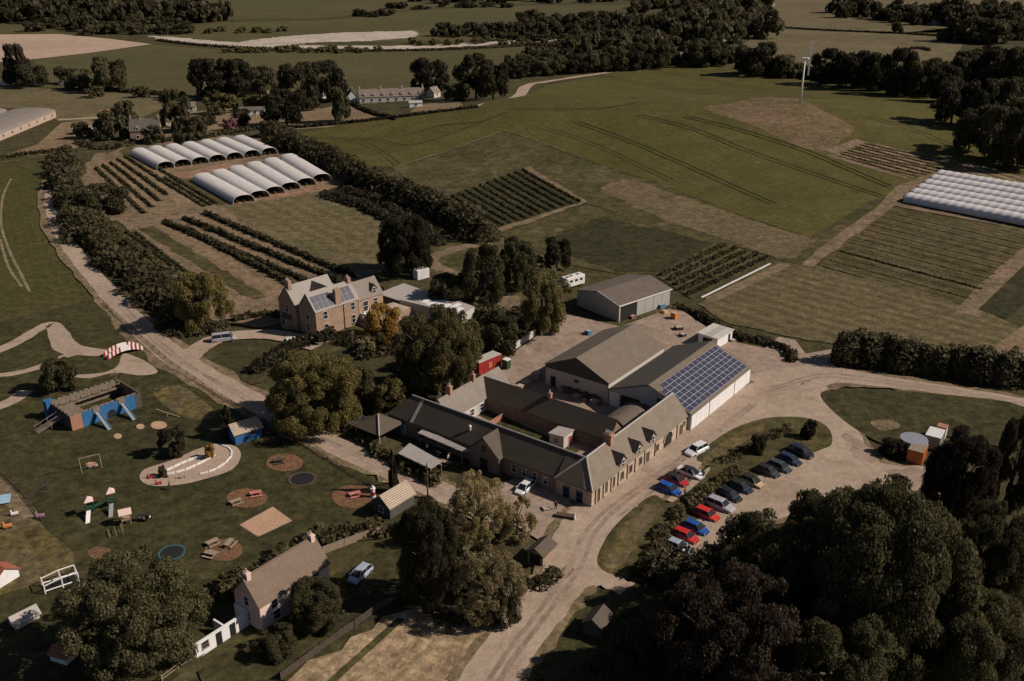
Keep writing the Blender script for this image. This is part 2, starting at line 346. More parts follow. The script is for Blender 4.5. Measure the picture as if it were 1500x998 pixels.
def strip(name, px, width, m, sm=True, rag=.0):
    pts = [P(x, y) for x, y in px]; pts = [np.array((p.x, p.y)) for p in pts]
    ws = width if isinstance(width, (list, tuple)) else [width]*len(pts)
    pw = [np.array((p[0], p[1], q)) for p, q in zip(pts, ws)]
    if sm: pw = smooth(pw, 6, False)
    bm = bmesh.new(); rows = []
    for i, p in enumerate(pw):
        a, b = pw[max(i-1, 0)], pw[min(i+1, len(pw)-1)]; d = (b-a)[:2]; d = d/np.linalg.norm(d); n = np.array((-d[1], d[0]))
        k = p[2]/2; e1, e2 = rng.normal(0, rag, 2) if rag else (0, 0)
        rows.append((bm.verts.new((*(p[:2]+n*(k+e1)), 0)), bm.verts.new((*(p[:2]-n*(k+e2)), 0))))
    for a, b in zip(rows, rows[1:]): bm.faces.new((a[0], a[1], b[1], b[0]))
    return drape(name, bm, m)
gx = np.concatenate([np.arange(-2600, -600, 100), np.arange(-600, 600, 8), np.arange(600, 2601, 100)])
gy = np.concatenate([np.arange(-300, 40, 40), np.arange(40, 700, 8), np.arange(700, 5001, 100)])
X, Y = np.meshgrid(gx, gy); Z = hill(X, Y); nx, ny = len(gx), len(gy)
ii = (np.arange(ny-1)[:, None]*nx+np.arange(nx-1)[None, :]).ravel()
me = npmesh('ground', np.stack([X, Y, Z], -1).reshape(-1, 3), np.stack([ii, ii+1, ii+nx+1, ii+nx], -1)); me.materials.append(M['ground'])
g = col(bpy.data.objects.new('ground', me)); g['kind'] = 'structure'
# far valley
patch('meadow', [(200,46),(330,33),(480,30),(600,17),(720,9),(925,7),(870,30),(835,48),(700,60),(480,62),(330,62),(240,54)], 'fargreen')
patch('meadow', [(290,0),(330,-10),(900,-10),(930,2),(720,6),(600,14),(480,26),(330,29),(300,12)], 'fargreen')
patch('gravel_bar', [(335,66),(375,58),(420,53),(500,48),(606,45),(614,49),(606,55),(540,60),(470,62),(420,66),(380,69)], 'gravel', rag=1.5)
strip('gravel_bar', [(222,53),(260,58),(330,64),(400,68),(470,70),(560,70),(640,68),(720,64),(832,58)], [8,18,22,30,30,26,22,20,14], 'gravel', rag=2)
patch('gravel_bar', [(905,42),(914,27),(938,23),(946,36),(925,44)], 'gravel', rag=1.5)
patch('soil_field', [(-10,51),(85,50),(160,57),(222,65),(130,78),(50,87),(-10,92)], 'pink')
patch('meadow', [(-10,30),(0,29),(95,49),(-10,50)], 'fargreen')
patch('crop_field', [(50,88),(130,79),(225,66),(330,74),(480,77),(640,74),(835,66),(770,88),(700,108),(600,130),(525,140),(430,150),(290,142),(180,137),(60,128)], 'fargreen')
patch('pasture', [(-10,124),(60,130),(240,141),(238,160),(200,176),(85,178),(60,160),(-10,158)], 'pasture')
patch('paddock', [(-10,233),(55,212),(90,180),(140,176),(150,200),(95,225)], 'brownpasture')
patch('paddock', [(238,170),(320,160),(390,155),(420,180),(480,178),(560,172),(500,185),(330,195),(262,192)], 'brownpasture')
patch('garden_plot', [(470,160),(505,152),(560,170),(500,183),(455,185),(420,172),(448,150)], 'brownpasture')
patch('garden_plot', [(640,150),(665,146),(680,158),(600,165),(615,155)], 'brownpasture')
patch('pasture', [(1128,-5),(1131,38),(1320,48),(1420,40),(1510,48),(1510,-5)], 'pasture')
patch('pasture', [(1060,80),(1130,41),(1320,50),(1415,58),(1385,108),(1230,100),(1080,100)], 'pasture')
strip('lane', [(1133,0),(1128,22),(1120,36),(1085,50),(1060,62),(1075,80)], [6,6,8,6,5,5], 'road')
strip('lane', [(690,160),(745,147),(770,128),(800,120),(880,108),(930,102)], [5,7,6,5,4,4], 'road', rag=.3)
strip('lane', [(85,176),(150,173),(215,176),(262,188),(275,205)], 3.5, 'road')
# the hill and its plots
patch('crop_field', [(440,196),(520,178),(700,157),(800,126),(930,102),(1000,92),(1100,98),(1200,112),(1370,142),(1400,170),(1510,250),(1510,278),(1340,262),(1310,285),(1270,297),(1188,348),(1140,333),(1100,321),(972,271),(873,240),(767,200),(735,193),(575,246),(505,240)], 'crop')
patch('rough_patch', [(575,247),(735,194),(767,201),(873,241),(975,273),(1100,322),(1190,349),(1300,295),(1345,262),(1365,258),(1330,285),(1300,308),(1190,392),(1140,380),(1060,357),(860,300),(855,296),(767,248),(660,288),(600,268)], 'scrub', rag=.5)
patch('stubble_strip', [(880,280),(922,264),(1000,289),(1100,323),(1196,352),(1165,380),(1130,374),(1060,350),(960,318)], 'stubble', rag=.5)
patch('bare_patch', [(880,277),(920,264),(970,280),(930,290)], 'turbpatch', True)
patch('knoll_patch', [(1030,160),(1080,150),(1150,147),(1200,160),(1250,187),(1232,206),(1213,222),(1170,215),(1100,183)], 'turbpatch', True)
patch('berry_plot', [(662,287),(766,248),(854,297),(735,334)], 'darkplot')
patch('plot_edge', [(766,246),(776,245),(862,296),(735,340),(728,335),(850,297)], 'verge', rag=.3)
patch('leafy_plot', [(733,345),(860,301),(1056,355),(970,402),(905,402),(830,388)], 'scrub')
patch('leafy_plot', [(800,350),(880,318),(1050,357),(968,400),(905,400),(835,375)], 'darkplot', rag=.6)
patch('berry_plot', [(963,406),(1062,358),(1132,379),(1014,440)], 'scrub')
patch('hay_field', [(1022,445),(1135,385),(1190,388),(1200,391),(1440,455),(1510,490),(1510,545),(1380,520),(1220,505),(1150,492),(1060,472)], 'mown', rag=.3)
patch('soil_field', [(1440,520),(1510,470),(1510,540)], 'brownpasture')
patch('row_plot', [(1197,389),(1302,305),(1510,338),(1510,372),(1428,452)], 'plot')
patch('planting_field', [(1213,226),(1263,207),(1420,240),(1510,260),(1510,282),(1330,259)], 'vines')
strip('farm_track', [(1180,390),(1240,345),(1300,300),(1325,278),(1380,255),(1420,240)], [3,4,4.5,6,4,3], 'soil', rag=.25)
strip('farm_track', [(1300,298),(1360,310),(1430,322),(1515,338)], 3.5, 'soil', rag=.25)
strip('farm_track', [(1415,462),(1445,430),(1515,365)], 5, 'soil', rag=.3)
strip('plot_edge', [(1215,224),(1262,207)], 5, 'soil', False)
strip('plot_edge', [(1213,227),(1330,262)], 2.5, 'soil', False)
strip('farm_track', [(1040,440),(1110,408),(1150,388)], 3, 'verge', False)
patch('shaded_corner', [(1432,455),(1510,380),(1510,440),(1475,468)], 'darkplot')
for a in ([(793,189),(850,207),(900,228),(980,266)],[(930,170),(1010,190),(1080,218),(1200,260),(1290,290)],[(840,180),(930,213),(1020,252),(1130,300)],[(1000,172),(1090,195),(1190,228),(1300,275)],[(940,105),(990,112),(1060,124),(1150,138)],[(870,112),(940,124),(1040,140)],[(480,205),(530,212),(560,228),(578,243)],[(440,203),(540,206),(600,214),(690,185),(740,165)],[(740,160),(800,162),(880,160),(930,152)],[(590,200),(640,186),(700,180)],[(1250,170),(1330,190),(1420,228)]):
    strip('wheel_track', a, .7, 'tram'); strip('wheel_track', [(x+7, y-2) for x, y in a], .7, 'tram')
strip('field_line', [(763,199),(800,212),(830,222)], .6, 'verge'); strip('field_line', [(578,246),(640,226),(735,193)], .6, 'verge')
# left: crop, tunnels and berry field
patch('crop_field', [(-10,246),(80,236),(66,290),(78,350),(100,390),(135,438),(60,455),(-10,474)], 'cropleft')
strip('wheel_track', [(16,262),(4,290),(2,330),(15,370),(30,400),(44,428)], .7, 'paletram'); strip('wheel_track', [(0,350),(12,390),(32,420)], .7, 'paletram')
strip('field_margin', [(-10,474),(60,456),(138,438)], 4, 'scrub', rag=.5)
strip('field_margin', [(-10,240),(45,233),(90,228)], 4, 'scrub', rag=.4)
patch('berry_field', [(112,245),(150,230),(240,188),(380,205),(500,262),(560,300),(640,350),(570,392),(430,470),(380,482),(310,470),(255,420),(180,330),(125,300)], 'soil')
patch('grass_plot', [(325,306),(470,282),(560,312),(640,352),(565,395),(490,404),(430,375)], 'tanplot', rag=.4)
patch('soil_strip', [(225,262),(330,240),(480,268),(480,278),(345,300),(280,262)], 'redsoil')
patch('weedy_strip', [(175,222),(190,214),(240,250),(215,258)], 'scrub'); patch('weedy_strip', [(262,265),(284,262),(336,300),(318,302)], 'scrub')
patch('grass_strip', [(200,335),(225,332),(390,435),(370,442)], 'scrub', rag=.3); patch('grass_strip', [(180,345),(195,340),(330,440),(310,446)], 'scrub', rag=.3)
patch('soil_strip', [(228,334),(240,330),(420,428),(400,436)], 'brownpasture', rag=.4); patch('soil_strip', [(258,326),(268,322),(470,420),(452,428)], 'brownpasture', rag=.3); patch('soil_strip', [(288,318),(297,315),(505,410),(492,416)], 'brownpasture', rag=.3)
patch('soil_strip', [(140,243),(205,222),(262,262),(290,300),(215,318)], 'brownpasture', rag=.4)
strip('farm_track', [(215,262),(240,290),(265,305),(290,308)], 3, 'verge'); strip('farm_track', [(150,225),(125,255),(115,290),(140,318),(200,322),(300,308)], 3.5, 'verge', rag=.3)
patch('dark_crop', [(470,284),(505,270),(640,330),(665,350),(620,365),(560,325)], 'darkplot')
# play park, gardens and verges
patch('lawn', [(-10,476),(60,458),(138,440),(230,520),(330,590),(395,625),(470,665),(560,710),(640,745),(560,790),(470,800),(380,830),(330,880),(300,960),(240,1010),(-10,1010)], 'lawn')
patch('lawn', [(105,450),(138,441),(205,497),(160,510),(100,500),(84,470)], 'lawn2')
patch('dry_lawn', [(-5,735),(40,745),(70,780),(108,812),(96,842),(20,868),(-10,860)], 'drylawn', True)
patch('worn_grass', [(225,572),(262,566),(300,590),(318,612),(280,616),(240,594)], 'drylawn', True)
patch('path', [(-5,695),(30,725),(57,755),(40,762),(10,742),(-8,725)], 'verge', True)
patch('lawn', [(295,532),(330,505),(385,500),(405,512),(420,540),(370,565),(330,552)], 'lawn', True)
patch('lawn', [(480,520),(520,505),(600,520),(560,600),(450,620)], 'lawn')
patch('lawn', [(290,985),(380,925),(480,850),(560,800),(640,790),(600,880),(420,998),(300,1010)], 'lawn')
patch('cut_field', [(410,1010),(560,905),(640,885),(760,910),(745,930),(680,1010)], 'dryfield', rag=.4)
strip('uncut_strip', [(482,1004),(588,908)], 1.0, 'scrub', False)
patch('lawn', [(640,340),(740,350),(820,385),(830,460),(740,520),(600,500),(560,420),(600,392)], 'scrub')
patch('rough_grass', [(870,870),(1000,830),(1500,700),(1500,1010),(760,1010),(810,930)], 'lawn')
# roads and yards
strip('verge', [(70,265),(63,290),(73,335),(100,380),(145,432),(195,485),(240,520)], 3.2, 'verge', rag=.35)
strip('verge', [(155,425),(203,478),(262,528),(330,568),(395,603),(450,633),(520,668),(590,698),(650,722),(700,746)], [7.5,8.2,9,8.2,7.5,7,7,7,7,8], 'verge', rag=.5)
strip('track', [(80,262),(74,290),(84,330),(112,375),(155,425),(203,478),(262,528),(330,568),(395,603),(450,633),(520,668),(590,698),(650,722),(700,746),(760,770)], [2.8,3.6,4,4.4,4.8,5.2,5.8,5.4,5,4.6,4.6,4.6,4.8,5.6,8], 'road', rag=.12)
strip('drive', [(268,530),(292,512),(325,496),(385,491),(430,497),(470,508)], [6,5,5,5,5,6], 'road', rag=.1)
strip('play_path', [(-8,518),(30,500),(58,483),(78,478),(98,510),(130,517),(165,519)], [3,3,3,3.2,5,4,3], 'road', rag=.1)
strip('play_path', [(-8,553),(40,545),(80,530),(112,518)], [2,2,2,2], 'road', rag=.1)
strip('play_path', [(-8,600),(20,588),(38,574)], 3, 'road'); patch('play_path', [(105,552),(150,548),(172,538),(180,520),(195,523),(215,532),(231,547),(205,552),(170,548),(130,556)], 'road', True)
patch('yard', [(672,748),(690,730),(760,700),(700,640),(650,600),(655,560),(735,545),(742,526),(830,462),(910,480),(990,450),(1062,500),(1120,512),(1140,495),(1165,500),(1180,520),(1225,512),(1222,540),(1150,545),(1175,562),(1120,600),(1050,645),(900,740),(850,800),(800,800),(760,775)], 'yard')
strip('verge', [(705,1015),(745,955),(800,885),(838,830),(858,785),(895,745),(960,700),(1030,645),(1100,590),(1170,560)], [9,9,9,9.6,11,11,10.4,10,11,11], 'verge', rag=.45)
strip('road', [(705,1015),(745,955),(800,885),(838,830),(858,785),(895,745),(960,700),(1030,645),(1100,590),(1170,560)], [6.5,6.5,6.5,7,9,9,8.5,8,9,9], 'road', rag=.12)
strip('verge', [(1180,555),(1260,556),(1350,568),(1430,580),(1510,594)], [10,8,6.6,6,6], 'verge', rag=.4)
strip('road', [(1120,570),(1200,550),(1260,556),(1350,568),(1430,580),(1510,594)], [12,9,6,4.5,4,4], 'road', rag=.1)
patch('verge', [(1180,556),(1222,572),(1250,618),(1293,675),(1378,684),(1380,732),(1200,750),(1100,788),(988,830),(968,814),(1028,738),(1095,688),(1190,656),(1208,645),(1190,622),(1150,598)], 'verge', rag=.5)
patch('car_park', [(1180,560),(1218,575),(1245,620),(1290,680),(1370,690),(1372,725),(1200,742),(1100,780),(990,822),(975,812),(1030,742),(1095,692),(1190,660),(1212,645),(1195,622),(1150,600)], 'road', rag=.25)
strip('road', [(850,840),(885,848),(918,866)], [6,4,3], 'road', rag=.3)
patch('car_bay', [(975,735),(1040,685),(1065,695),(1005,745)], 'road')
patch('road', [(1035,668),(1075,625),(1120,588),(1200,555),(1235,600),(1225,668),(1190,664),(1212,645),(1190,618),(1130,616),(1080,640)], 'road')
patch('grass_island', [(876,830),(880,805),(905,768),(955,728),(985,738),(1040,690),(1020,672),(1065,635),(1120,615),(1180,614),(1212,628),(1218,652),(1195,664),(1105,702),(1040,745),(985,805),(950,850),(900,845)], 'scrub', True)
patch('dry_grass', [(884,828),(890,806),(912,772),(950,742),(972,742),(945,775),(925,810),(905,838)], 'drylawn', True, .3)
patch('dry_grass', [(1030,678),(1068,645),(1110,624),(1120,630),(1080,655),(1045,682)], 'drylawn', True, .3)
patch('grass_patch', [(1204,576),(1260,572),(1360,578),(1500,598),(1510,660),(1380,640),(1310,655),(1260,635),(1215,600)], 'lawn', True)
patch('bare_patch', [(1275,620),(1305,617),(1318,628),(1290,632)], 'verge', True)
for q in ([(745,540),(770,520),(800,505),(790,520),(765,540)],[(850,470),(880,474),(900,482),(870,486)],[(960,478),(985,470),(1005,482),(975,492)],[(1075,508),(1110,512),(1125,522),(1090,522)],[(1240,640),(1268,652),(1280,680),(1250,668)],[(822,838),(834,833),(822,862),(810,872)],[(700,742),(740,728),(760,738),(720,756)],[(1300,690),(1360,692),(1365,715),(1320,712)],[(905,760),(950,726),(975,708),(940,738)]):
    patch('dirt_patch', q, 'yard' if q[0][0] != 822 else 'soil', True, .35)
for dx in (-3.5, 4.5):
    strip('tyre_mark', [(720+dx*2,1005),(752+dx*2,955),(806+dx*2,885),(843+dx*2,830),(862+dx*2,785),(899+dx*1.6,745),(963+dx*1.4,700),(1033+dx,648),(1103+dx,594)], .7, 'yard', rag=.05)
    strip('tyre_mark', [(160+dx,428),(206+dx,480),(264+dx,529),(330,568+dx*.6),(395,603+dx*.6),(450,633+dx*.6),(520,668+dx*.6),(590,698+dx*.6),(650,722+dx*.6)], .6, 'yard', rag=.05)
    strip('tyre_mark', [(1130,572+dx*.5),(1200,552+dx*.6),(1260,556+dx*.6),(1350,568+dx*.5),(1430,580+dx*.4),(1510,594+dx*.4)], .6, 'yard', rag=.05)
patch('courtyard_lawn', [(700,595),(800,640),(850,662),(835,672),(780,650),(690,605)], 'lawn'); patch('bed', [(655,575),(690,552),(660,560),(628,575)], 'bark')
strip('garden_path', [(720,358),(680,363),(640,376),(632,386),(655,398),(690,408)], [4,4,4,4,3,3], 'soil', rag=.2); patch('garden_clearing', [(728,440),(745,428),(762,440),(755,455),(735,458)], 'soil', True)
patch('kidney_path', [(206,705),(212,690),(250,677),(290,660),(318,652),(345,656),(353,670),(340,690),(300,704),(265,712),(225,714)], 'kidney', True)
for cx, cy, rx, ry in ((362,732,30,14),(417,680,27,13),(519,730,33,17),(328,808,28,16),(147,812,18,9)):
    patch('bark_circle', [(cx+rx*math.cos(a), cy+ry*math.sin(a)) for a in np.linspace(0, 6.28, 16)[:-1]], 'bark', True)
for cx, cy, rx, ry in ((233,625,12,6),(206,627,6,4),(173,641,6,4),(135,683,9,4)):
    patch('worn_spot', [(cx+rx*math.cos(a), cy+ry*math.sin(a)) for a in np.linspace(0, 6.28, 10)[:-1]], 'sand', True)
patch('sandpit_sand', [(352,771),(400,745),(427,765),(378,788)], 'sand')
patch('terrace_paving', [(515,470),(555,447),(575,460),(535,482)], 'patio')
# ------------------------------------------------------------------ buildings
SO, SA = Vector((12, 123.2, 0)), R(53)          # front corner and long axis of the steading
def SF(u, v, z=0): return Vector((SO.x+u*math.cos(SA)-v*math.sin(SA), SO.y+u*math.sin(SA)+v*math.cos(SA), z))
def gable(t, u0, u1, v0, v1, eave, ridge, wm, rm, axis='u', oh=.3, hip0=0, hip1=0, ridgecap=None, rv=None, name='', eave2=None):
    """walls as one solid with gables, two roof planes with thickness and overhang; axis is the ridge direction"""
    f = (lambda a, b, z: (a, b, z)) if axis == 'u' else (lambda a, b, z: (b, a, z))
    a0, a1, b0, b1 = (u0, u1, v0, v1) if axis == 'u' else (v0, v1, u0, u1)
    rb = (b0+b1)/2 if rv is None else rv; e2 = eave if eave2 is None else eave2
    wb = MB(); k0, k1 = a0, a1
    prof0 = [(b0, 0), (b1, 0), (b1, e2)]+([] if hip0 else [(rb, ridge-.12)])+[(b0, eave)]
    prof1 = [(b0, 0), (b1, 0), (b1, e2)]+([] if hip1 else [(rb, ridge-.12)])+[(b0, eave)]
    def cap(a, pr): wb.add([f(a, b, z) for b, z in pr], [tuple(range(len(pr)))])
    cap(a0, prof0); cap(a1, prof1)
    wb.add([f(a0, b0, 0), f(a1, b0, 0), f(a1, b0, eave), f(a0, b0, eave)], [(0,1,2,3)])
    wb.add([f(a0, b1, 0), f(a1, b1, 0), f(a1, b1, e2), f(a0, b1, e2)], [(0,1,2,3)])
    wall = wb.build('wall', wm, t)
    s0 = (ridge-eave)/(rb-b0); s1 = (ridge-e2)/(b1-rb); up = .14
    q0, q1 = a0-(0 if hip0 else oh), a1+(0 if hip1 else oh)
    h0, h1 = a0+hip0, a1-hip1
    E0 = lambda a: f(a, b0-oh, eave-s0*oh+up); E1 = lambda a: f(a, b1+oh, e2-s1*oh+up)
    g0, g1 = (a0-oh if hip0 else q0), (a1+oh if hip1 else q1)
    rr0, rr1 = (h0 if hip0 else q0), (h1 if hip1 else q1)
    rf = MB(); rf.slab([E0(g0), E0(g1), f(rr1, rb, ridge+up), f(rr0, rb, ridge+up)], .13)
    rf.slab([f(rr0, rb, ridge+up), f(rr1, rb, ridge+up), E1(g1), E1(g0)], .13)
    if hip0: rf.slab([E0(g0), f(rr0, rb, ridge+up), E1(g0)], .13)
    if hip1: rf.slab([E0(g1), E1(g1), f(rr1, rb, ridge+up)], .13)
    roof = rf.build('roof', rm, t)
    if ridgecap:
        c = MB(); c.bar(Vector(f(rr0, rb, ridge+up+.02)), Vector(f(rr1, rb, ridge+up+.02)), .14)
        for hp, g_, r_ in ((hip0, g0, rr0), (hip1, g1, rr1)):
            if hp:
                for E_ in (E0, E1): c.bar(Vector(E_(g_))+Vector((0,0,.02)), Vector(f(r_, rb, ridge+up+.02)), .13)
        c.build('ridge_cap', ridgecap, roof)
    return wall, roof
def opening(t, kind, c, n, wd, ht, m='glass', fm='paintwhite', bars=True, fr=.055):
    """a window or door on a wall: c = centre bottom, n = outward normal in local axes"""
    n = Vector((*n, 0)).normalized(); s = Vector((-n.y, n.x, 0)); c = Vector(c); g = MB(); F_ = MB()
    def bx(mb, a0, a1, z0, z1, d0, d1):
        vs = [c+s*a+n*d+Vector((0,0,z)) for z in (z0, z1) for a, d in ((a0,d0),(a1,d0),(a1,d1),(a0,d1))]
        mb.add(vs, [(3,2,1,0),(4,5,6,7),(0,1,5,4),(1,2,6,5),(2,3,7,6),(3,0,4,7)])
    bx(g, -wd/2, wd/2, 0, ht, -.12, .025); o = g.build(kind, M[m], t)
    if fm:
        bx(F_, -wd/2-fr, -wd/2, -fr, ht+fr, -.1, .07); bx(F_, wd/2, wd/2+fr, -fr, ht+fr, -.1, .07)
        bx(F_, -wd/2, wd/2, ht, ht+fr, -.1, .07); bx(F_, -wd/2-.1, wd/2+.1, -fr*2, -fr+.001, -.1, .14)
        if bars: bx(F_, -wd/2, wd/2, ht*.5-.03, ht*.5+.03, -.1, .05)
        F_.build('frame', M[fm], o)
    return o
def chimney(t, c, sx, sy, h, m='chim', pots=2, along='y'):
    b = MB(); x, y, z = c; b.box(x-sx/2, x+sx/2, y-sy/2, y+sy/2, z, z+h); b.box(x-sx/2-.07, x+sx/2+.07, y-sy/2-.07, y+sy/2+.07, z+h-.25, z+h-.08)
    o = b.build('chimney', M[m], t)
    for i in range(pots):
        k = (i-(pots-1)/2)*.45; p = MB(); q = (x, y+k, z+h) if along == 'y' else (x+k, y, z+h)
        p.bar(q, Vector(q)+Vector((0,0,.5)), .15, .12, 8); p.build('chimney_pot', M['pot'], o)
    return o
# --- the steading: four wings round a court
st = thing('farm_steading', SO, SA, 'long stone farm steading of four slate-roofed wings round a small court', 'farm building')
gable(st, 0, 30.8, 0, 6.4, 3.2, 6.2, M['stone'], M['tanslate'], 'u', .25, hip0=3.2, ridgecap=M['lead'])
gable(st, .05, 6.1, 6.45, 42, 3.2, 6.15, M['shadedstone'], M['darkslate'], 'v', .25, hip1=3, ridgecap=None)
c = MB(); c.bar((3.08,3.3,6.36),(3.08,39,6.32),.14); c.build('ridge_cap', M['lead'], st)
c = MB(); c.slab([(-.35,6.3,3.2),(-.25,0-.2,3.05),(3.2,3.2,6.31),(3.1,6.6,6.31)], .12); c.build('roof', M['darkslate'], st)
c = MB(); c.bar((-.3,6.6,3.1),(3.05,3.4,6.34),.13); c.build('ridge_cap', M['lead'], st)
c = MB(); c.box(.02,6.0,.05,6.5,.02,3.15); c.build('wall', M['stone'], st)
gable(st, 15.6, 20.4, 6.7, 36.5, 2.9, 5.4, M['shadedstone'], M['darkslate'], 'v', .25)
gable(st, 5.6, 22.5, 32.6, 38.0, 2.9, 5.55, M['cream'], M['greyslate'], 'u', .22)
# cross gable over the cafe door
gable(st, -.9, 3.2, 17, 23, 3.25, 6.0, M['shadedstone'], M['darkslate'], 'u', .3)
c = MB(); c.slab([(3.1,36.2,6.33),(3.1,36.8,6.33),(-.25,36.8,3.2),(-.25,36.2,3.2)], .06); c.build('roof_flashing', M['lead'], st)
for u in (8.9, 13.9, 18.4):          # dormers on the road front
    d = MB(); d.add([(u-.8,-.04,3.0),(u+.8,-.04,3.0),(u+.8,-.04,4.3),(u,-.04,5.3),(u-.8,-.04,4.3),(u-.8,2.2,4.3),(u+.8,2.2,4.3),(u,2.9,5.3),(u-.8,.6,3.2),(u+.8,.6,3.2)],
        [(0,1,2,3,4),(0,4,5,8),(1,9,6,2)]); dw = d.build('dormer', M['stone'], st)
    r = MB(); r.slab([(u,-.25,5.45),(u,2.9,5.45),(u-1.0,1.7,4.15),(u-1.0,-.25,4.15)], .1); r.slab([(u,-.25,5.45),(u+1.0,-.25,4.15),(u+1.0,1.7,4.15),(u,2.9,5.45)], .1); r.build('dormer_roof', M['slate'], dw)
    opening(dw, 'window', (u,-.06,3.1), (0,-1), .75, 1.3)
for u, wd, z, h, k in ((2.0,.5,.4,2.2,'window'),(4.2,.45,.9,1.8,'window'),(6.4,.4,.8,1.7,'window'),(8.9,.8,.9,1.3,'window'),(11.5,.8,.9,1.3,'window'),(14.6,.8,.9,1.3,'window'),(17.0,.9,.05,2.0,'door'),(20.2,.8,.9,1.2,'window'),(28.6,.95,.05,2.1,'door'),(29.6,.6,1.7,.7,'window')):
    opening(st, k, (u,-.02,z), (0,-1), wd, h, 'glass' if k == 'window' else 'darktimber', 'timber', False, .06)
for u in (1.0,3.2,5.5,7.6,10.4,12.8,15.9,19.3,27.0):          # buttress strips / downpipes
    b = MB(); b.box(u-.05,u+.05,-.14,-.02,.05,3.1); b.build('downpipe', M['darktimber'], st)
a = MB(); prof = [(22.5,.02),(25.2,.02),(25.2,1.6)]+[(23.85+1.35*math.cos(q), 1.6+1.2*math.sin(q)) for q in np.linspace(.2, math.pi-.2, 9)]+[(22.5,1.6)]
a.yprism(prof, -.05, .5); ar = a.build('archway', M['black'], st)
a = MB()
for q in np.linspace(0, math.pi, 12): a.obox((23.85+1.5*math.cos(q), -.08, 1.6+1.35*math.sin(q)), .3, .16, .38, 0, -q)
a.build('arch_stone', M['stone'], ar)
for v in (8.5, 10.6, 12.6, 14.6):
    opening(st, 'window', (.03, v, 1.2), (-1,0), .8, 1.3)
for v, h in ((2.2,2.2),(4.6,2.2)): opening(st, 'door', (0,v,.05), (-1,0), 1.1, h, 'glass', 'bluebits', True)
for v in (25.5, 28.5, 31.5, 34.5): opening(st, 'window', (.03, v, 1.0), (-1,0), 1.0, 1.4, 'glass', 'darktimber')
opening(st, 'door', (.03, 38.3, .05), (-1,0), 1.0, 2.1, 'lightblue', 'darktimber', False)
opening(st, 'door', (-.92, 20, .05), (-1,0), 1.6, 2.2, 'glass', 'timber'); opening(st, 'window', (-.92, 20, 3.4), (-1,0), .8, 1.0, 'glass', 'timber')
for u in (8.4, 11.5, 14.2): opening(st, 'window', (u, 32.58, .9), (0,-1), .9, 1.2)
chimney(st, (9.6,3.2,5.8), 1.0, 1.5, 1.9, 'chim', 3); chimney(st, (8.6,35.3,5.2), .7, .9, 1.9, 'chim', 1); chimney(st, (15.2,35.3,5.2), .6, .7, 1.7, 'chim', 1); chimney(st, (18.1,20.4,5.1), .55, .7, 1.3, 'chim', 1)
v_ = MB(); v_.bar((1.5,24.8,4.4),(1.5,24.8,5.4),.16,.16,8); v_.bar((1.5,24.8,5.4),(1.5,24.8,5.6),.28,.2,8); v_.build('roof_vent', M['paintwhite'], st)
# --- barns
bn = thing('barn', SF(31.1,16.3), SA, 'large barn with brown sheet roof, dark gable cladding and cream walls', 'barn')
gable(bn, 0, 20.8, 0, 14.1, 4.5, 7.6, M['cream'], M['barnroof'], 'u', .3)
b = MB(); b.add([(-.06,-.02,4.4),(-.06,14.12,4.4),(-.06,7.05,7.5)], [(0,1,2)]); b.add([(-.06,-.02,4.4),(-.06,14.12,4.4),(-.06,14.12,3.9),(-.06,-.02,3.9)],[(0,1,2,3)]); b.build('gable_cladding', M['darkclad'], bn)
opening(bn, 'door', (-.02,12.3,.05), (-1,0), 1.2, 2.3, 'black', None); opening(bn, 'vent', (-.02,7,2.6), (-1,0), 1.0, .5, 'black', 'greywall', False)
bb = MB()
for k in range(9): bb.box(-.9,-.1,1.4+k*.95,2.2+k*.95,.05,1.1+.25*(k % 2))
bb.build('bench_store', M['darktimber'], bn)
sb = thing('solar_barn', SF(30.95,-.65), SA, 'long low barn with solar panels on the roof and white panel doors', 'barn')
gable(sb, 0, 24.5, 0, 16.7, 3.3, 6.5, M['cream'], M['barnroof'], 'u', .2, rv=8.6)
k = 0
for i in range(14):
    d = MB(); d.box(.15+i*1.735, .15+i*1.735+1.68, -.07, .0, .12, 3.02); d.build('door_panel', M['white'], sb)
    if i in (4, 10): q = MB(); q.box(.1+i*1.735-.12, .1+i*1.735+.02, -.12, .0, .05, 3.1); q.build('post', M['darktimber'], sb)
sl = (6.5-3.3)/8.6; an = math.atan(sl)
pm = MB(); pm.obox((0,0,0), 1.635, 1.035, .04); pme = pm.mesh('solar_panel'); pme.materials.append(M['panel'])
fm_ = MB()
for x in (-.828, .828): fm_.obox((x,0,.0), .022, 1.066, .05)
for y in (-.525, .525): fm_.obox((0,y,.0), 1.634, .022, .05)
fme = fm_.mesh('frame'); fme.materials.append(M['paintwhite'])
for i in range(14):
    for j in range(7):
        if i < 1 and j > 5 or (i in (1,) and j > 6) : continue
        if j == 6 and i > 1 and i < 2: continue
        vv = .35+(j+.5)*1.07*math.cos(an)
        o = col(bpy.data.objects.new('solar_panel', pme)); o.parent = sb; o.location = (1.0+i*1.68, vv, 3.3+vv*sl+.27); o.rotation_euler = (an, 0, 0)
        f_ = col(bpy.data.objects.new('frame', fme)); f_.parent = o
o = MB(); o.box(-.05,.05,10.2,14.2,.05,3.0); o.build('doorway', M['black'], sb); o = MB(); o.box(-.14,-.06,14.4,16.4,.1,3.1); o.build('sliding_door', M['white'], sb)
o = MB(); o.box(-.12,-.02,3.0,10.2,2.7,3.1); o.build('door_track', M['white'], sb); opening(sb, 'vent', (-.02,6.2,3.6), (-1,0), 1.3, .9, 'black', None)
o = MB(); o.slab([(-.22,8.75,6.66),(24.72,8.75,6.66),(24.72,16.7,3.55),(-.22,16.7,3.55)], .04); o.build('old_roof_sheets', M['darkclad'], sb)
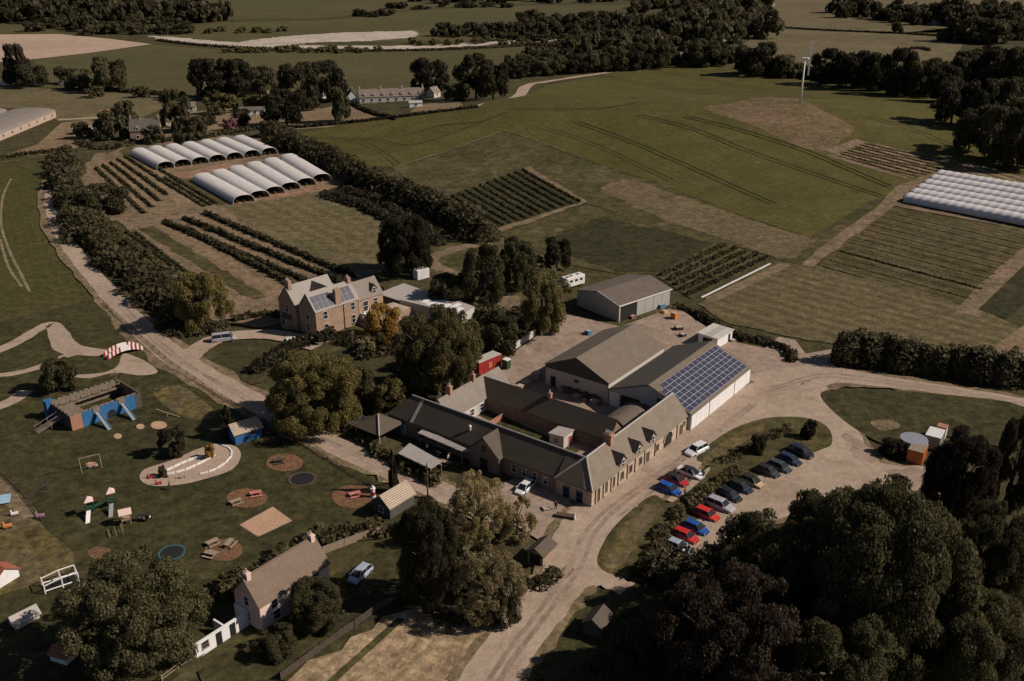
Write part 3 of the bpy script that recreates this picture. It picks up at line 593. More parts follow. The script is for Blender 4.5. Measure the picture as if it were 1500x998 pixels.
hu = thing('lean_to', SF(21.6,6.75), SA, 'low dark corrugated shelter tucked between the steading and the barns', 'shed')
b = MB(); pr = [(0,2.3)]+[(x, 2.3+.75*math.sin(math.pi*x/5.0)) for x in np.linspace(.3,4.7,9)]+[(5.0,2.3)]
b.xprism(pr+[(5.0,2.15),(0,2.15)], 0, 8.4); b.build('roof', M['shedroof'], hu); b = MB(); b.box(.2,8.2,.2,4.8,.02,2.16); b.build('wall', M['darkclad'], hu)
# courtyard shed
cs = thing('garden_shed', SF(12.1,13.3), SA, 'small pale shed with red door standing in the steading court', 'shed')
b = MB(); b.xprism([(0,0),(2.9,0),(2.9,2.3),(0,2.6)], 0, 2.9); b.build('wall', M['cream'], cs); b = MB(); b.slab([(-.15,-.2,2.74),(3.05,-.2,2.74),(3.05,3.1,2.42),(-.15,3.1,2.42)], .08); b.build('roof', M['sheet'], cs)
opening(cs, 'door', (1.9,-.02,.05), (0,-1), .8, 2.0, 'red', 'paintwhite', False); opening(cs, 'window', (-.02,1.5,1.1), (-1,0), .8, .7)
# --- farmhouse
fh = thing('farmhouse', (-42.8,193.6,0), R(47), 'two-storey brown stone farmhouse with twin slate roofs and roof solar panels', 'house')
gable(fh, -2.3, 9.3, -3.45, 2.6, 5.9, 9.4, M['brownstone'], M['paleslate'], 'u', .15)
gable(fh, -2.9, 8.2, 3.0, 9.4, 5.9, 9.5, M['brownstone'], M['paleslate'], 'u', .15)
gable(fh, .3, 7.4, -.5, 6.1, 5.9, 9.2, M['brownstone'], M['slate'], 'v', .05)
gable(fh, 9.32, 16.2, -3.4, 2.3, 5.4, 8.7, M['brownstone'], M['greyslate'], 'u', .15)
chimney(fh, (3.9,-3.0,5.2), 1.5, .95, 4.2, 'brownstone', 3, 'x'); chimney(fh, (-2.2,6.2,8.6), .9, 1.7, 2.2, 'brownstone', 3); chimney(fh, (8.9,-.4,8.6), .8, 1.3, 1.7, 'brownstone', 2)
for u, z in ((.2,.9),(.2,3.8),(7.6,.9),(7.6,3.8)): opening(fh, 'window', (u,-3.47,z), (0,-1), 1.0, 1.65)
for v, z in ((-.5,.9),(-.5,3.6)): opening(fh, 'window', (-2.32,v,z), (-1,0), .9, 1.6)
for v, z in ((6.2,3.8),): opening(fh, 'window', (-2.92,v,z), (-1,0), .9, 1.6)
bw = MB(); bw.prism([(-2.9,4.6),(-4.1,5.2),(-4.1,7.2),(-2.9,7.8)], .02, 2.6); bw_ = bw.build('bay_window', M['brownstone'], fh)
for v, n in ((6.2,(-1,0)),): opening(bw_, 'window', (-4.12,v,1.1), n, 1.5, 1.2)
bw = MB(); bw.slab([(-2.85,4.5,3.2),(-2.85,7.9,3.2),(-4.3,7.3,2.65),(-4.3,5.1,2.65)], .1); bw.build('roof', M['slate'], bw_)
opening(fh, 'door', (11.2,-3.42,2.5), (0,-1), 1.3, 2.3, 'glass', 'paintwhite'); opening(fh, 'window', (14.0,-3.42,3.3), (0,-1), 1.1, 1.5)
d = MB(); d.add([(13.4,-3.0,5.6),(14.9,-3.0,5.6),(14.9,-3.0,6.9),(14.15,-3.0,7.8),(13.4,-3.0,6.9),(13.4,-1.6,6.9),(14.9,-1.6,6.9),(14.15,-.8,7.8),(13.4,-2.8,5.8),(14.9,-2.8,5.8)], [(0,1,2,3,4),(0,4,5,8),(1,9,6,2)]); dw = d.build('dormer', M['brownstone'], fh)
d = MB(); d.slab([(14.15,-3.2,8.0),(14.15,-.7,8.0),(13.2,-1.4,6.75),(13.2,-3.2,6.75)], .1); d.slab([(14.15,-3.2,8.0),(15.1,-3.2,6.75),(15.1,-1.4,6.75),(14.15,-.7,8.0)], .1); d.build('dormer_roof', M['slate'], dw); opening(dw, 'window', (14.15,-3.02,5.9), (0,-1), .8, 1.2)
pp = MB(); pp.bar((5.1,-3.55,.1),(5.1,-3.55,5.8),.07); pp.build('downpipe', M['darktimber'], fh); pp = MB(); pp.bar((9.35,-3.55,.1),(9.35,-3.55,5.6),.07); pp.build('downpipe', M['paintwhite'], fh)
s2 = 3.5/3.025; a2 = math.atan(s2); p2 = MB(); p2.obox((0,0,0), 1.0, 1.55, .05); p2m = p2.mesh('solar_panel'); p2m.materials.append(M['panel'])
for base in (-1.4, 5.4):
    for i in range(4 if base < 0 else 3):
        for j in range(2):
            vv = -3.45+(.95+j*1.65)*math.cos(a2)
            o = col(bpy.data.objects.new('solar_panel', p2m)); o.parent = fh; o.location = (base+i*1.25, vv, 5.9+(vv+3.45)*s2+.24); o.rotation_euler = (a2, 0, 0)
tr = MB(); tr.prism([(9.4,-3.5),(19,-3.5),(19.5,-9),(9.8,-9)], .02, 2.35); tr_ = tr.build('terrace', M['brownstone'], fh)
tr = MB(); tr.prism([(9.45,-3.55),(18.95,-3.55),(19.4,-8.9),(9.9,-8.9)], 2.34, 2.42); tr.build('paving', M['concrete'], tr_)
# --- pink cottage
ct = thing('cottage', (-31.3,95.5,0), R(52), 'pink rendered cottage with brown tiled roof and two gable chimneys', 'house')
gable(ct, 0, 11.2, -.3, 4.7, 4.0, 7.0, M['harl'], M['tile'], 'u', .22, ridgecap=M['tile'])
chimney(ct, (.45,2.2,6.4), .6, .9, 1.3, 'harl', 1); chimney(ct, (10.75,2.2,6.4), .6, .9, 1.3, 'harl', 1)
for u in (2.2, 5.3, 9.0): opening(ct, 'window', (u,-.32,2.5), (0,-1), .9, 1.2)
opening(ct, 'window', (2.4,-.32,.7), (0,-1), 1.0, 1.3); opening(ct, 'door', (5.3,-.32,.05), (0,-1), .95, 2.0, 'darktimber'); opening(ct, 'window', (8.6,-.32,.7), (0,-1), 1.0, 1.3)
opening(ct, 'window', (-.02,2.2,3.0), (-1,0), .8, 1.2); opening(ct, 'window', (-.02,2.2,.8), (-1,0), .8, 1.2)
p0, p1 = P(289,966), P(366,915); d_ = p1-p0; L = d_.length
ow = thing('outhouse', p0, math.atan2(d_.y, d_.x), 'roofless white outhouse wall with two dark doorways beside the pink cottage', 'outhouse')
b = MB(); b.box(0,L,0,.3,0,2.1); b.box(0,.3,.3,2.4,0,2.0); b.box(L-.3,L,.3,2.4,0,2.3); b.box(L*.55,L*.55+.25,.3,2.4,0,1.9); b.build('wall', M['white'], ow)
opening(ow, 'window', (L*.17,-.01,.9), (0,-1), .9, .9, 'glass', 'timber', True)
for k in (.42, .68): opening(ow, 'doorway', (L*k,-.01,.03), (0,-1), .85, 1.8, 'black', None)
# --- grey shed on the yard
gs = thing('machinery_shed', (23.9,198.8,0), R(40), 'wide grey machinery shed with brown sheet roof and sliding doors', 'shed')
gable(gs, 0, 17, 0, 13.5, 3.9, 5.4, M['greywall'], M['shedroof'], 'u', .25)
b = MB(); b.box(-.3,17.3,-.32,-.25,3.75,4.0); b.build('gutter', M['paintwhite'], gs); b = MB(); b.slab([(-.33,-.3,4.06),(-.27,-.3,4.06),(-.27,6.75,5.66),(-.33,6.75,5.66)], .25); b.build('bargeboard', M['paintwhite'], gs)
o = MB(); o.box(.5,5.6,-.05,.05,.03,3.5); o.build('doorway', M['black'], gs)
for i in range(4): o = MB(); o.box(5.7+i*2.8,8.4+i*2.8,-.14,-.02,.1,3.65); o.build('sliding_door', M['greywall'], gs)
# --- small white shed behind the solar barn
p0 = P(1022,505)
ws = thing('store_shed', p0, R(50), 'small white store shed with striped grey roof behind the solar barn', 'shed')
b = MB(); b.box(0,6.5,-4.5,0,0,2.5); b.build('wall', M['white'], ws)
for k, m in enumerate(('cream','greywall','cream')):
    r = MB(); y0 = -4.8+k*1.7; r.slab([(-.25,y0,2.62+.05*k),(6.8,y0,2.62+.05*k),(6.8,y0+1.68,2.68+.05*k),(-.25,y0+1.68,2.68+.05*k)], .1); r.build('roof_sheet', M[m], ws)
opening(ws, 'doorway', (-.02,-2.2,.05), (-1,0), 2.2, 2.1, 'black', None); opening(ws, 'doorway', (5.2,-4.52,.05), (0,-1), .9, 2.0, 'black', None)
# --- flat roofed outbuilding beside the farmhouse
pa, pb, pc, pd = P(585,440,3), P(622,425,3), P(695,450,3), P(676,462,3); pe, pf = P(553,430,3), P(591,415,3)
ob = thing('outbuilding', P(585,455), 0, 'low outbuilding with pale corrugated flat roof and clear sheets', 'outbuilding'); O_ = ob.location
def loc(p, dz=0): return Vector((p.x-O_.x, p.y-O_.y, p.z+dz))
b = MB(); b.slab([loc(pe), loc(pa,-.1), loc(pb,-.1), loc(pf)], .12); b.build('roof', M['sheet'], ob); b = MB(); b.slab([loc(pa,.15), loc(pd,.15), loc(pc,.15), loc(pb,.15)], .12); rf = b.build('roof', M['sheet'], ob)
for i in range(6):
    t0, t1 = .28+i*.11, .28+i*.11+.085; y0, y1 = (.12,.6) if i % 2 else (.2,.85)
    q = lambda a, c_: loc(pa,.17).lerp(loc(pd,.17), a).lerp(loc(pb,.17).lerp(loc(pc,.17), a), c_)
    k = MB(); k.slab([q(t0,y0),q(t1,y0),q(t1,y1),q(t0,y1)], .02); k.build('roof_light', M['white'], rf)
b = MB(); b.prism([tuple(loc(x)[:2]) for x in (pe,pa,pb,pf)], 0, 2.75); b.build('wall', M['darkclad'], ob); b = MB(); b.prism([tuple(loc(x)[:2]) for x in (pa,pd,pc,pb)], 0, 2.98); b.build('wall', M['cream'], ob)
# --- little huts
def hut(name, p, rz, lx, ly, eave, ridge, wm, rm, label, cat='hut', door=None, axis='u', oh=.25):
    t = thing(name, p, rz, label, cat); gable(t, 0, lx, 0, ly, eave, ridge, M[wm], M[rm], axis, oh)
    if door: opening(t, 'doorway', door[0], door[1], door[2], door[3], 'black', 'timber', False)
    return t
h = hut('timber_hut', P(572,763), R(52), 5.2, 3.6, 2.2, 3.6, 'darkclad', 'planks', 'dark timber hut with weathered plank roof beside the track'); opening(h, 'window', (-.02,1.8,.9), (-1,0), .9, .9)
h = hut('bin_hut', P(795,832), R(58), 3.4, 2.4, 1.9, 2.7, 'timber', 'darkslate', 'open timber hut with dark felt roof at the road fork', door=((-.02,1.2,.1),(-1,0),1.7,1.7))
h = hut('dark_hut', P(880,940), R(60), 3.0, 2.4, 2.0, 2.9, 'darkclad', 'darkslate', 'dark little hut half hidden under the bottom trees')  # dark wall and roof: shade under the trees is put into the colour
h = hut('play_hut', P(346,654), R(38), 4.8, 3.4, 2.2, 3.4, 'blue', 'planks', 'blue boarded play hut with shingle roof by the kidney track', 'play hut'); opening(h, 'window', (3.2,-.02,1.2), (0,-1), 1.0, .8, 'black', 'bluebits', False); opening(h, 'doorway', (4.82,1.8,.05), (1,0), 1.0, 1.9, 'black', None)
b = MB(); b.box(2.9,5.6,-1.6,-.1,.02,.12); b.build('step', M['concrete'], h)
h = hut('playhouse', P(-6,868), R(62), 3.6, 2.6, 1.5, 2.7, 'white', 'redroof', 'white playhouse with red roof cut by the left edge', 'playhouse', axis='v')
h = hut('pale_hen_house', P(24,925), R(50), 3.0, 1.8, 1.0, 1.7, 'cream', 'sheet', 'pale small hen house with tin roof, lower left', 'hen house')
h = hut('playhouse', P(75,970), R(-20), 2.4, 1.8, 1.3, 1.8, 'white', 'redroof', 'white playhouse with dark red roof in the shade below the big tree', 'playhouse')
# gazebo and glasshouse frame
gz = thing('pavilion', P(556,640), R(53), 'square pavilion with dark hipped slate roof beside the cafe', 'pavilion')
rf = MB(); a = 3.1
for k in range(4):
    c0, c1 = [(math.cos(R(45+90*j))*a*1.414, math.sin(R(45+90*j))*a*1.414, 2.5) for j in (k, k+1)]; rf.slab([c0, c1, (0,0,4.3)], .1)
r_ = rf.build('roof', M['darkslate'], gz); b = MB(); b.bar((-3.1,-3.1,2.55),(0,0,4.35),.14); b.build('ridge_cap', M['lead'], r_)
for x in (-2.7,2.7):
    for y in (-2.7,2.7): b = MB(); b.box(x-.1,x+.1,y-.1,y+.1,0,2.6); b.build('post', M['timber'], gz)
b = MB(); b.box(-2.5,2.5,2.4,2.6,0,2.4); b.box(2.4,2.6,-2.5,2.4,0,2.4); b.build('wall', M['darkclad'], gz)
gh = thing('pergola', P(528,634), R(53), 'green slatted pergola frame next to the pavilion', 'pergola')
for k in range(7): b = MB(); b.bar((-1.6+k*.55,-1.8,2.1),(-1.6+k*.55,1.8,2.4),.06); b.build('rafter', M['steel'], gh)
for x in (-1.6,1.7):
    for y in (-1.7,1.7): b = MB(); b.bar((x,y,0),(x,y,2.2),.06); b.build('post', M['green_paint'], gh)
# cafe canopies
def canopy(pts, label, z0, z1, ribs):
    W = [P(x, y, z) for (x, y), z in zip(pts, (z1, z1, z0, z0))]; ctr = sum(W, Vector())/4
    t = thing('canopy', (ctr.x, ctr.y, 0), 0, label, 'canopy'); q = [w_-Vector((ctr.x, ctr.y, 0)) for w_ in W]
    for i in range(ribs):
        a, b_ = i/ribs, (i+1)/ribs-.004; s = MB(); s.slab([q[3].lerp(q[2], a), q[3].lerp(q[2], b_), q[0].lerp(q[1], b_), q[0].lerp(q[1], a)], .05)
        o = s.build('roof_sheet', M['sheet'], t); o.location.z += .02*(i % 2)
    for w_ in q: b = MB(); b.bar((w_.x*.94, w_.y*.94, 0), (w_.x*.94, w_.y*.94, w_.z-.04), .07); b.build('post', M['timber'], t)
    for a, b_ in ((0,1),(2,3)): b = MB(); b.bar(q[a]-Vector((0,0,.1)), q[b_]-Vector((0,0,.1)), .07); b.build('beam', M['timber'], t)
canopy([(620,628),(692,661),(678,662),(612,634)], 'long narrow corrugated canopy along the cafe wall', 2.5, 2.8, 10)
canopy([(600,649),(648,676),(632,687),(583,664)], 'wide corrugated canopy over the cafe terrace beside the track', 2.4, 2.8, 9)
# ------------------------------------------------------------------ trees, hedges and rows
def leaf_quads(pts, nrm, size, rg, jit=.55, flat=1.0):
    """one small quad per point, facing roughly along nrm"""
    n = len(pts); nn = nrm+rg.normal(0, jit, (n, 3)); nn /= np.linalg.norm(nn, axis=1)[:, None]+1e-9
    a = np.cross(nn, rg.normal(0, 1, (n, 3))); a /= np.linalg.norm(a, axis=1)[:, None]+1e-9; b = np.cross(nn, a)
    s = (size*rg.choice([.55, .8, 1.0, 1.35, 1.8], n)*rg.uniform(.8, 1.2, n)*.86)[:, None]; a = a*s; b = b*s*rg.uniform(.6, 1, n)[:, None]
    v = np.stack([pts-a-b*.3, pts+b*-.9, pts+a+b*.1, pts+b], 1).reshape(-1, 3)
    return v, np.arange(4*n).reshape(n, 4)
def crown_pts(rg, n, lobes, kind='round', spread=.3):
    """points and normals on many overlapping lobes that fill a crown inside x,y -1..1, z 0..1"""
    cs, rs = [], []
    nb = max(7, int(lobes**.5*1.9)); boughs = []
    for i in range(nb):
        th = 2.4*i+rg.normal(0, .35); z = .14+.76*((i+.5)/nb)+rg.normal(0, .04); z = min(max(z, .1), .92)
        if kind == 'cone': rmax = .95*(1-z)+.03
        else: rmax = math.sqrt(max(0.03, 1-((z-.42)/.56)**2))
        rr = rmax*rg.uniform(.45, .78); boughs.append((rr*math.cos(th), rr*math.sin(th), z, (.35 if kind != 'cone' else .12+.3*(1-z))*rg.uniform(.75, 1.25)))
    for i in range(lobes):
        x, y, z, r = boughs[i % nb]; d = rg.normal(0, 1, 3)+np.array([x, y, (z-.4)*1.2])*1.5; d /= np.linalg.norm(d)
        cs.append((x+d[0]*r*.8, y+d[1]*r*.8, z+d[2]*r*.42)); rs.append(spread*rg.uniform(.5, 1.2)*(1 if kind != 'cone' else (.4+.8*(1-z))))
    cs, rs = np.array(cs), np.array(rs); w_ = rs**2; idx = rg.choice(len(cs), n, p=w_/w_.sum())
    d = rg.normal(0, 1, (n, 3)); d[:, 2] += .35; d /= np.linalg.norm(d, axis=1)[:, None]
    rad = rs[idx]*(.55+.6*rg.uniform(0, 1, n)**.6)
    p = cs[idx]+d*rad[:, None]*np.array([1, 1, .62]); p[:, 2] = np.clip(p[:, 2], .02, 1.05)
    return p, d
def trunk_mesh(rg, bare=False):
    b = MB(); b.bar((0,0,-.02), (0,0,.3), .075, .05, 7)
    for i in range(7 if not bare else 12):
        th = rg.uniform(0, 6.28); r0 = rg.uniform(.35, .75); z = rg.uniform(.45, .8); m = Vector((.35*r0*math.cos(th), .35*r0*math.sin(th), .3+(z-.3)*.55))
        b.bar((0,0,.26), m, .036, .024, 5); b.bar(m, (r0*math.cos(th), r0*math.sin(th), z), .024, .008, 5)
    b.bar((0,0,.3), (.03,.02,.8), .05, .012, 6); me = b.mesh('trunk'); me.materials.append(M['wood']); return me
CROWN = {}
def crown(res, kind, mat, var):
    k = (res, kind, mat == 'blossom', var)          # one shape, many coats: the material sits on the object
    if k not in CROWN:
        rg = np.random.default_rng(hash((res, kind, var)) % 9999 if False else (len(res)*37+len(kind)*101+var*13+sum(map(ord, res+kind))))
        n, lob, sz, spr = {'huge': (100000, 300, .0135, .135), 'big': (38000, 130, .0215, .175), 'mid': (11000, 60, .039, .23), 'far': (2600, 24, .085, .32)}[res]
        if kind == 'sparse': n = int(n*.36); lob = int(lob*.8); spr *= .8
        p, d = crown_pts(rg, n, lob, 'round' if kind == 'sparse' else kind, spr); sz_ = np.full(n, sz)
        v, f = leaf_quads(p, d, sz_, rg); v[:, 2] = np.maximum(v[:, 2], 0.01)
        me = npmesh('crown', v, f); me.materials.append(M[mat]); CROWN[k] = me
        if mat == 'blossom':
            me.materials.append(M['hedge']); mi = np.where(noise3(p) > .12, 0, 1).astype(np.int32); me.polygons.foreach_set('material_index', mi)
    return CROWN[k]
def noise3(p): return np.sin(p[:, 0]*5.1+1)*np.sin(p[:, 1]*4.3+2)+.5*np.sin(p[:, 2]*9+p[:, 0]*7)
TRUNKS = [trunk_mesh(np.random.default_rng(5)), trunk_mesh(np.random.default_rng(6)), trunk_mesh(np.random.default_rng(9), True)]
ti = [0]
def tree(name, cx, top, base, width, mat, label, kind='round', res=None, group=None, cat='tree', lift=None):
    """a tree whose foot stands at photo row base; width and top are its extent there"""
    bb = 1.0
    for _ in range(6):          # ellipsoid whose outline spans rows top..base and the given width
        p = P(cx, (top+base)/2, bb*1.08); s, cz = pxm(p); wd = width/s; sd = math.sqrt(1-cz*cz); V2 = (base-top)/2/s
        bb = math.sqrt(max(V2*V2-(wd/2*sd)**2, (.32*wd)**2*cz*cz))/cz
        if kind == 'cone': bb = max(bb, wd*.7)
    ht = 2.1*bb; p = Vector((p.x, p.y, float(hill(p.x, p.y))))
    if res is None: res = 'huge' if width > 84 else 'big' if width > 62 else 'mid' if width > 30 else 'far'
    ti[0] += 1; t = thing(name, p, random.uniform(0, 6.28), label, cat, group)
    o = col(bpy.data.objects.new('trunk', TRUNKS[2 if kind == 'sparse' else ti[0] % 2])); o.parent = t; o.scale = (wd/2, wd/2, ht)
    wf = 1.1 if width < 62 else .97; lf = (.05 if lift is None else lift); c_ = col(bpy.data.objects.new('crown', crown(res, kind, mat, ti[0] % 3))); sl0 = c_.material_slots[0]; sl0.link = 'OBJECT'; sl0.material = M[mat]; c_.parent = t; c_.scale = (wd/2*wf, wd/2*wf, ht*(1-lf)*.95); c_.location.z = ht*lf
    return t
def cloud(name, mat, paths, label=None, cat=None, kind=None, size=.3, dens=7, group=None, even=False):
    """leafy mass along paths [(photo points, width m, height m)]: hedge, shrub belt or crop row"""
    V, Fc, n0 = [], [], 0; first = None
    for pts, wd, ht in paths:
        q = [P(x, y) for x, y in pts]; first = first or q[0]
        q = [np.array(z_) for z_ in q]; q = smooth([np.array(z_) for z_ in q], 5, False) if len(q) > 2 else q
        for a, b in zip(q, q[1:]):
            L = np.linalg.norm(b-a); d = (b-a)/max(L, 1e-6); nrm = np.array([-d[1], d[0], 0]); k = max(1, int(L/(wd*.13+.1)))
            for j in range(k):
                c = a+(b-a)*(j+rng.uniform(0, 1))/k+nrm*rng.normal(0, wd*.15); c[2] = float(hill(c[0], c[1]))
                r = wd*.40*rng.uniform(.55, 1.15); h_ = ht*(rng.uniform(.86, 1.0) if even else rng.uniform(.5, 1.08)**.8); m = int(dens*(r*r*2.2+r*h_*3.2)/size/size*.078)+6
                e = rng.normal(0, 1, (m, 3)); e[:, 2] = np.abs(e[:, 2])*1.0; e /= np.linalg.norm(e, axis=1)[:, None]
                pp = c+e*np.array([r, r, h_])*rng.uniform(.78, 1.06, (m, 1)); pp[:, 2] -= rng.uniform(0, .1, m)
                v, f = leaf_quads(pp, e, np.full(m, size*1.1), rng); V.append(v); Fc.append(f+n0); n0 += len(v)
    v = np.concatenate(V); f = np.concatenate(Fc); o0 = np.array([first.x, first.y, float(hill(first.x, first.y))]); me = npmesh(name, v-o0, f); me.materials.append(M[mat])
    o = col(bpy.data.objects.new(name, me)); o.location = o0; return tag(o, label, cat, group, kind)
# --- trees about the farm
for a in [
 ('sycamore_tree',295,398,480,80,'sycamore','olive bushy tree at the end of the shrub belt by the track'),
 ('dark_tree',594,318,400,88,'dark','dark dense tree beyond the farmhouse by the tan plot'),
 ('sycamore_tree',455,514,628,136,'sycamore','broad olive sycamore between the track and the farmhouse garden'),
 ('lime_tree',640,455,580,126,'olive','tallest olive tree behind the low outbuilding'),
 ('garden_tree',676,470,545,58,'olive','olive tree left of the red trailer'),
 ('garden_tree',708,362,448,72,'green','green tree left of the garden clearing'),
 ('garden_tree',793,402,492,66,'olive','olive tree between the clearing and the dusty yard'),
 ('dark_tree',816,350,396,40,'dark','small dark tree behind the motorhome'),
 ('garden_tree',755,352,425,66,'green','green tree above the garden clearing'),
 ('garden_tree',655,402,452,52,'green','bushy tree behind the clear roof sheets of the outbuilding'),
 ('garden_tree',735,466,520,52,'green','green tree at the corner of the white yard wall'),
 ('round_tree',570,556,606,48,'olive','round olive tree beside the dark pavilion'),
 ('garden_tree',530,540,600,40,'green','small green tree between sycamore and round tree'),
 ('dark_tree',624,738,880,96,'dark','near black tall tree beside the timber hut'),
 ('hawthorn_tree',718,800,912,112,'willow','pale olive feathery tree by the road fork'),
 ('beech_tree',196,812,985,205,'green','huge green tree over the lower left playground'),
 ('garden_bush',462,846,922,86,'green','green bushy tree in front of the pink cottage'),
 ('yew_tree',252,626,668,36,'dark','round dark yew on the lawn beside the kidney track'),
 ('garden_tree',82,526,574,46,'green','lone bushy tree behind the blue castle'),
 ('beech_tree',1300,722,985,245,'green','huge green beech filling the lower right corner wood'),
 ('oak_tree',1132,752,930,175,'green','green oak leaning over the parked cars'),
 ('copper_beech',1075,842,1050,215,'copper','big dark copper beech at the bottom edge'),
 ('copper_beech',1408,634,775,104,'copper','copper beech beside the orange container'),
 ('oak_tree',1488,615,745,70,'dark','dark oak at the right edge beside the copper beech'),
 ('oak_tree',1455,745,895,120,'green','green oak below the right copper beech'),
 ('oak_tree',1212,718,860,135,'green','green oak between the huge beech and the parked cars'),
 ('beech_tree',1428,865,1030,165,'green','beech tree in the bottom right corner'),
 ('beech_tree',1225,890,1060,165,'green','beech at the bottom edge right of the big copper beech'),
 ('oak_tree',1005,862,960,90,'dark','dark oak at the left of the big copper beech'),
 ('ash_tree',925,893,980,66,'green','slim ash beside the dark little hut'),
]:
    tree(*a[:7], kind='sparse' if 'feathery' in a[6] else 'round')
tree('willow_tree', 702, 692, 795, 100, 'willow', 'pale thin-leaved willow in front of the cafe forecourt', 'sparse')
tree('willow_tree', 758, 728, 785, 52, 'willow', 'smaller pale thin-leaved tree leaning over the forecourt', 'sparse')
tree('hawthorn_bush', 690, 800, 860, 60, 'blossom', 'white flowering hawthorn bush between the black tree and the pale feathery tree', 'round', 'mid')
tree('hawthorn_bush', 740, 852, 915, 46, 'blossom', 'white flowering hawthorn bush nearest the road fork', 'round', 'mid')
tree('round_bush', 404, 914, 966, 64, 'green', 'clipped round bush at the bottom by the board fence', 'round', 'big', cat='bush', lift=0)
tree('spruce_tree', 332, 592, 642, 26, 'dark', 'small dark spruce beside the blue play hut', 'cone', 'mid')
tree('cypress_tree', 575, 655, 720, 16, 'dark', 'narrow dark cypress beside the wide cafe canopy', 'cone', 'mid')
tree('golden_bush', 562, 448, 492, 44, 'gold', 'golden shrub beside the farmhouse terrace', 'round', 'mid', cat='bush', lift=0)
tree('golden_bush', 568, 490, 512, 18, 'gold', 'small orange shrub in the farmhouse garden', 'round', 'far', cat='bush', lift=0)
tree('pale_bush', 535, 497, 518, 30, 'willow', 'pale shrub in the farmhouse garden', 'round', 'far', cat='bush', lift=0)
tree('garden_bush', 155, 272, 312, 60, 'green', 'round bush in the bare soil beside the left berry rows', 'round', 'mid', cat='bush', lift=0)
tree('garden_bush', 1185, 618, 642, 20, 'dark', 'small dark bush at the tip of the grass island', 'round', 'far', cat='bush', lift=0)
tree('garden_bush', 1111, 638, 664, 20, 'dark', 'small dark bush in the middle of the grass island', 'round', 'far', cat='bush', lift=0)
tree('garden_bush', 1312, 645, 668, 36, 'dark', 'dark bush at the foot of the round tank', 'round', 'far', cat='bush', lift=0)
tree('garden_bush', 307, 652, 672, 14, 'gold', 'yellowish shrub at the upper end of the white track walls', 'round', 'far', cat='bush', lift=0)
tree('garden_bush', 238, 684, 700, 12, 'green', 'small green shrub at the lower end of the white track walls', 'round', 'far', cat='bush', lift=0)
# --- trees of the valley behind
for cx, top, base, wd, mat, lab in [
 (160,86,132,46,'green','lone round tree on the field edge above the long sheds'),
 (308,88,142,60,'dark','left one of the dark trees above the paddock'),
 (345,90,140,54,'dark','middle one of the dark trees above the paddock'),
 (384,100,138,44,'green','right one of the dark trees above the paddock'),
 (440,94,158,64,'dark','tall dark tree left of the cottage row'),
 (478,92,146,56,'dark','dark tree nearest the cottage row chimneys'),
 (418,134,182,62,'dark','dense dark tree below the tall pair by the cottages'),
 (628,88,136,62,'dark','round dark tree behind the right end of the cottage row'),
 (697,82,142,52,'dark','left half of the twin dark trees by the winding lane'),
 (722,92,144,44,'dark','right half of the twin dark trees by the winding lane'),
 (182,150,184,34,'green','round green tree beside the stone farmhouse in the distance'),
 (162,166,202,40,'green','bushy tree left of the distant stone farmhouse'),
 (255,136,190,36,'green','tall pine with bare stem right of the distant stone farmhouse'),
 (497,132,175,26,'green','thin tree in the paddock corner left of the cottages'),
 (285,172,202,34,'green','bushy tree between the pine and the polytunnels'),
 (325,140,165,40,'olive','olive bush beside the low paddock bungalow'),
 (95,100,122,30,'green','tree on the caravan line'),(25,70,122,34,'copper','brown leafed tree above the caravans'),
 (45,96,126,44,'green','tree behind the white caravan'),(115,104,130,34,'green','tree right of the caravans'),
 (668,124,148,34,'green','bush beside the gabled end cottage'),
 (1108,64,108,60,'dark','dark tree left of the wind turbine'),(1152,84,112,40,'green','bushy tree just left of the turbine pole'),
 (1215,74,122,46,'dark','first dark tree right of the turbine'),(1250,78,128,52,'dark','second dark tree right of the turbine'),(1287,80,130,44,'green','third dark tree right of the turbine'),
 (1318,74,136,50,'dark','fourth dark tree right of the turbine'),(1354,88,140,48,'green','fifth dark tree right of the turbine'),
 (1314,34,48,16,'green','small round tree on the far hedge line'),
 (1384,98,148,50,'dark','tree at the left tip of the right wood'),(1420,80,138,54,'dark','second tree along the back of the right wood'),(1460,76,140,56,'dark','third tree along the back of the right wood'),(1497,72,142,50,'green','back tree of the right wood at the frame edge'),
 (1398,124,180,54,'dark','left tree in the middle line of the right wood'),(1440,120,186,58,'dark','middle tree in the middle line of the right wood'),(1484,118,190,58,'green','right tree in the middle line of the right wood'),
 (1424,160,222,52,'dark','left tree at the front of the right wood'),(1462,158,232,56,'green','middle tree at the front of the right wood'),(1498,165,246,54,'dark','right tree at the front of the right wood above the planted rows'),
 (1372,92,128,34,'green','low tree where the pasture meets the right wood'),(1268,90,126,34,'green','small tree filling the gap in the turbine row')]:
    tree('valley_tree', cx, top, base, wd, mat, lab, 'round', 'mid' if wd > 40 else 'far', 'trees in the valley behind the farm')
for cx, top, base, wd, mat, lab in [(338,174,190,20,'pinkbloom','pink flowering bush in the paddock garden'),(302,166,182,26,'dark','dark bush left of the pink flowering bush'),(352,162,182,28,'dark','dark bush above the pink flowering bush'),(318,118,140,22,'green','bush under the dark trees above the paddock'),(372,142,158,30,'olive','orchard bush left of the tall dark trees'),(270,196,214,30,'green','hedge tree at the upper corner of the polytunnels'),(395,178,198,26,'green','bush at the right end of the upper polytunnels'),(225,186,210,26,'green','garden bush in front of the distant stone farmhouse'),(500,128,140,18,'dark','bush behind the white gabled end house'),(140,128,142,22,'green','bush left of the far white car'),(205,128,142,22,'green','bush right of the far dark car'),(120,180,202,26,'green','bush beside the low open shed')]:
    tree('valley_bush', cx, top, base, wd, mat, lab, 'round', 'far', None, 'bush', 0)
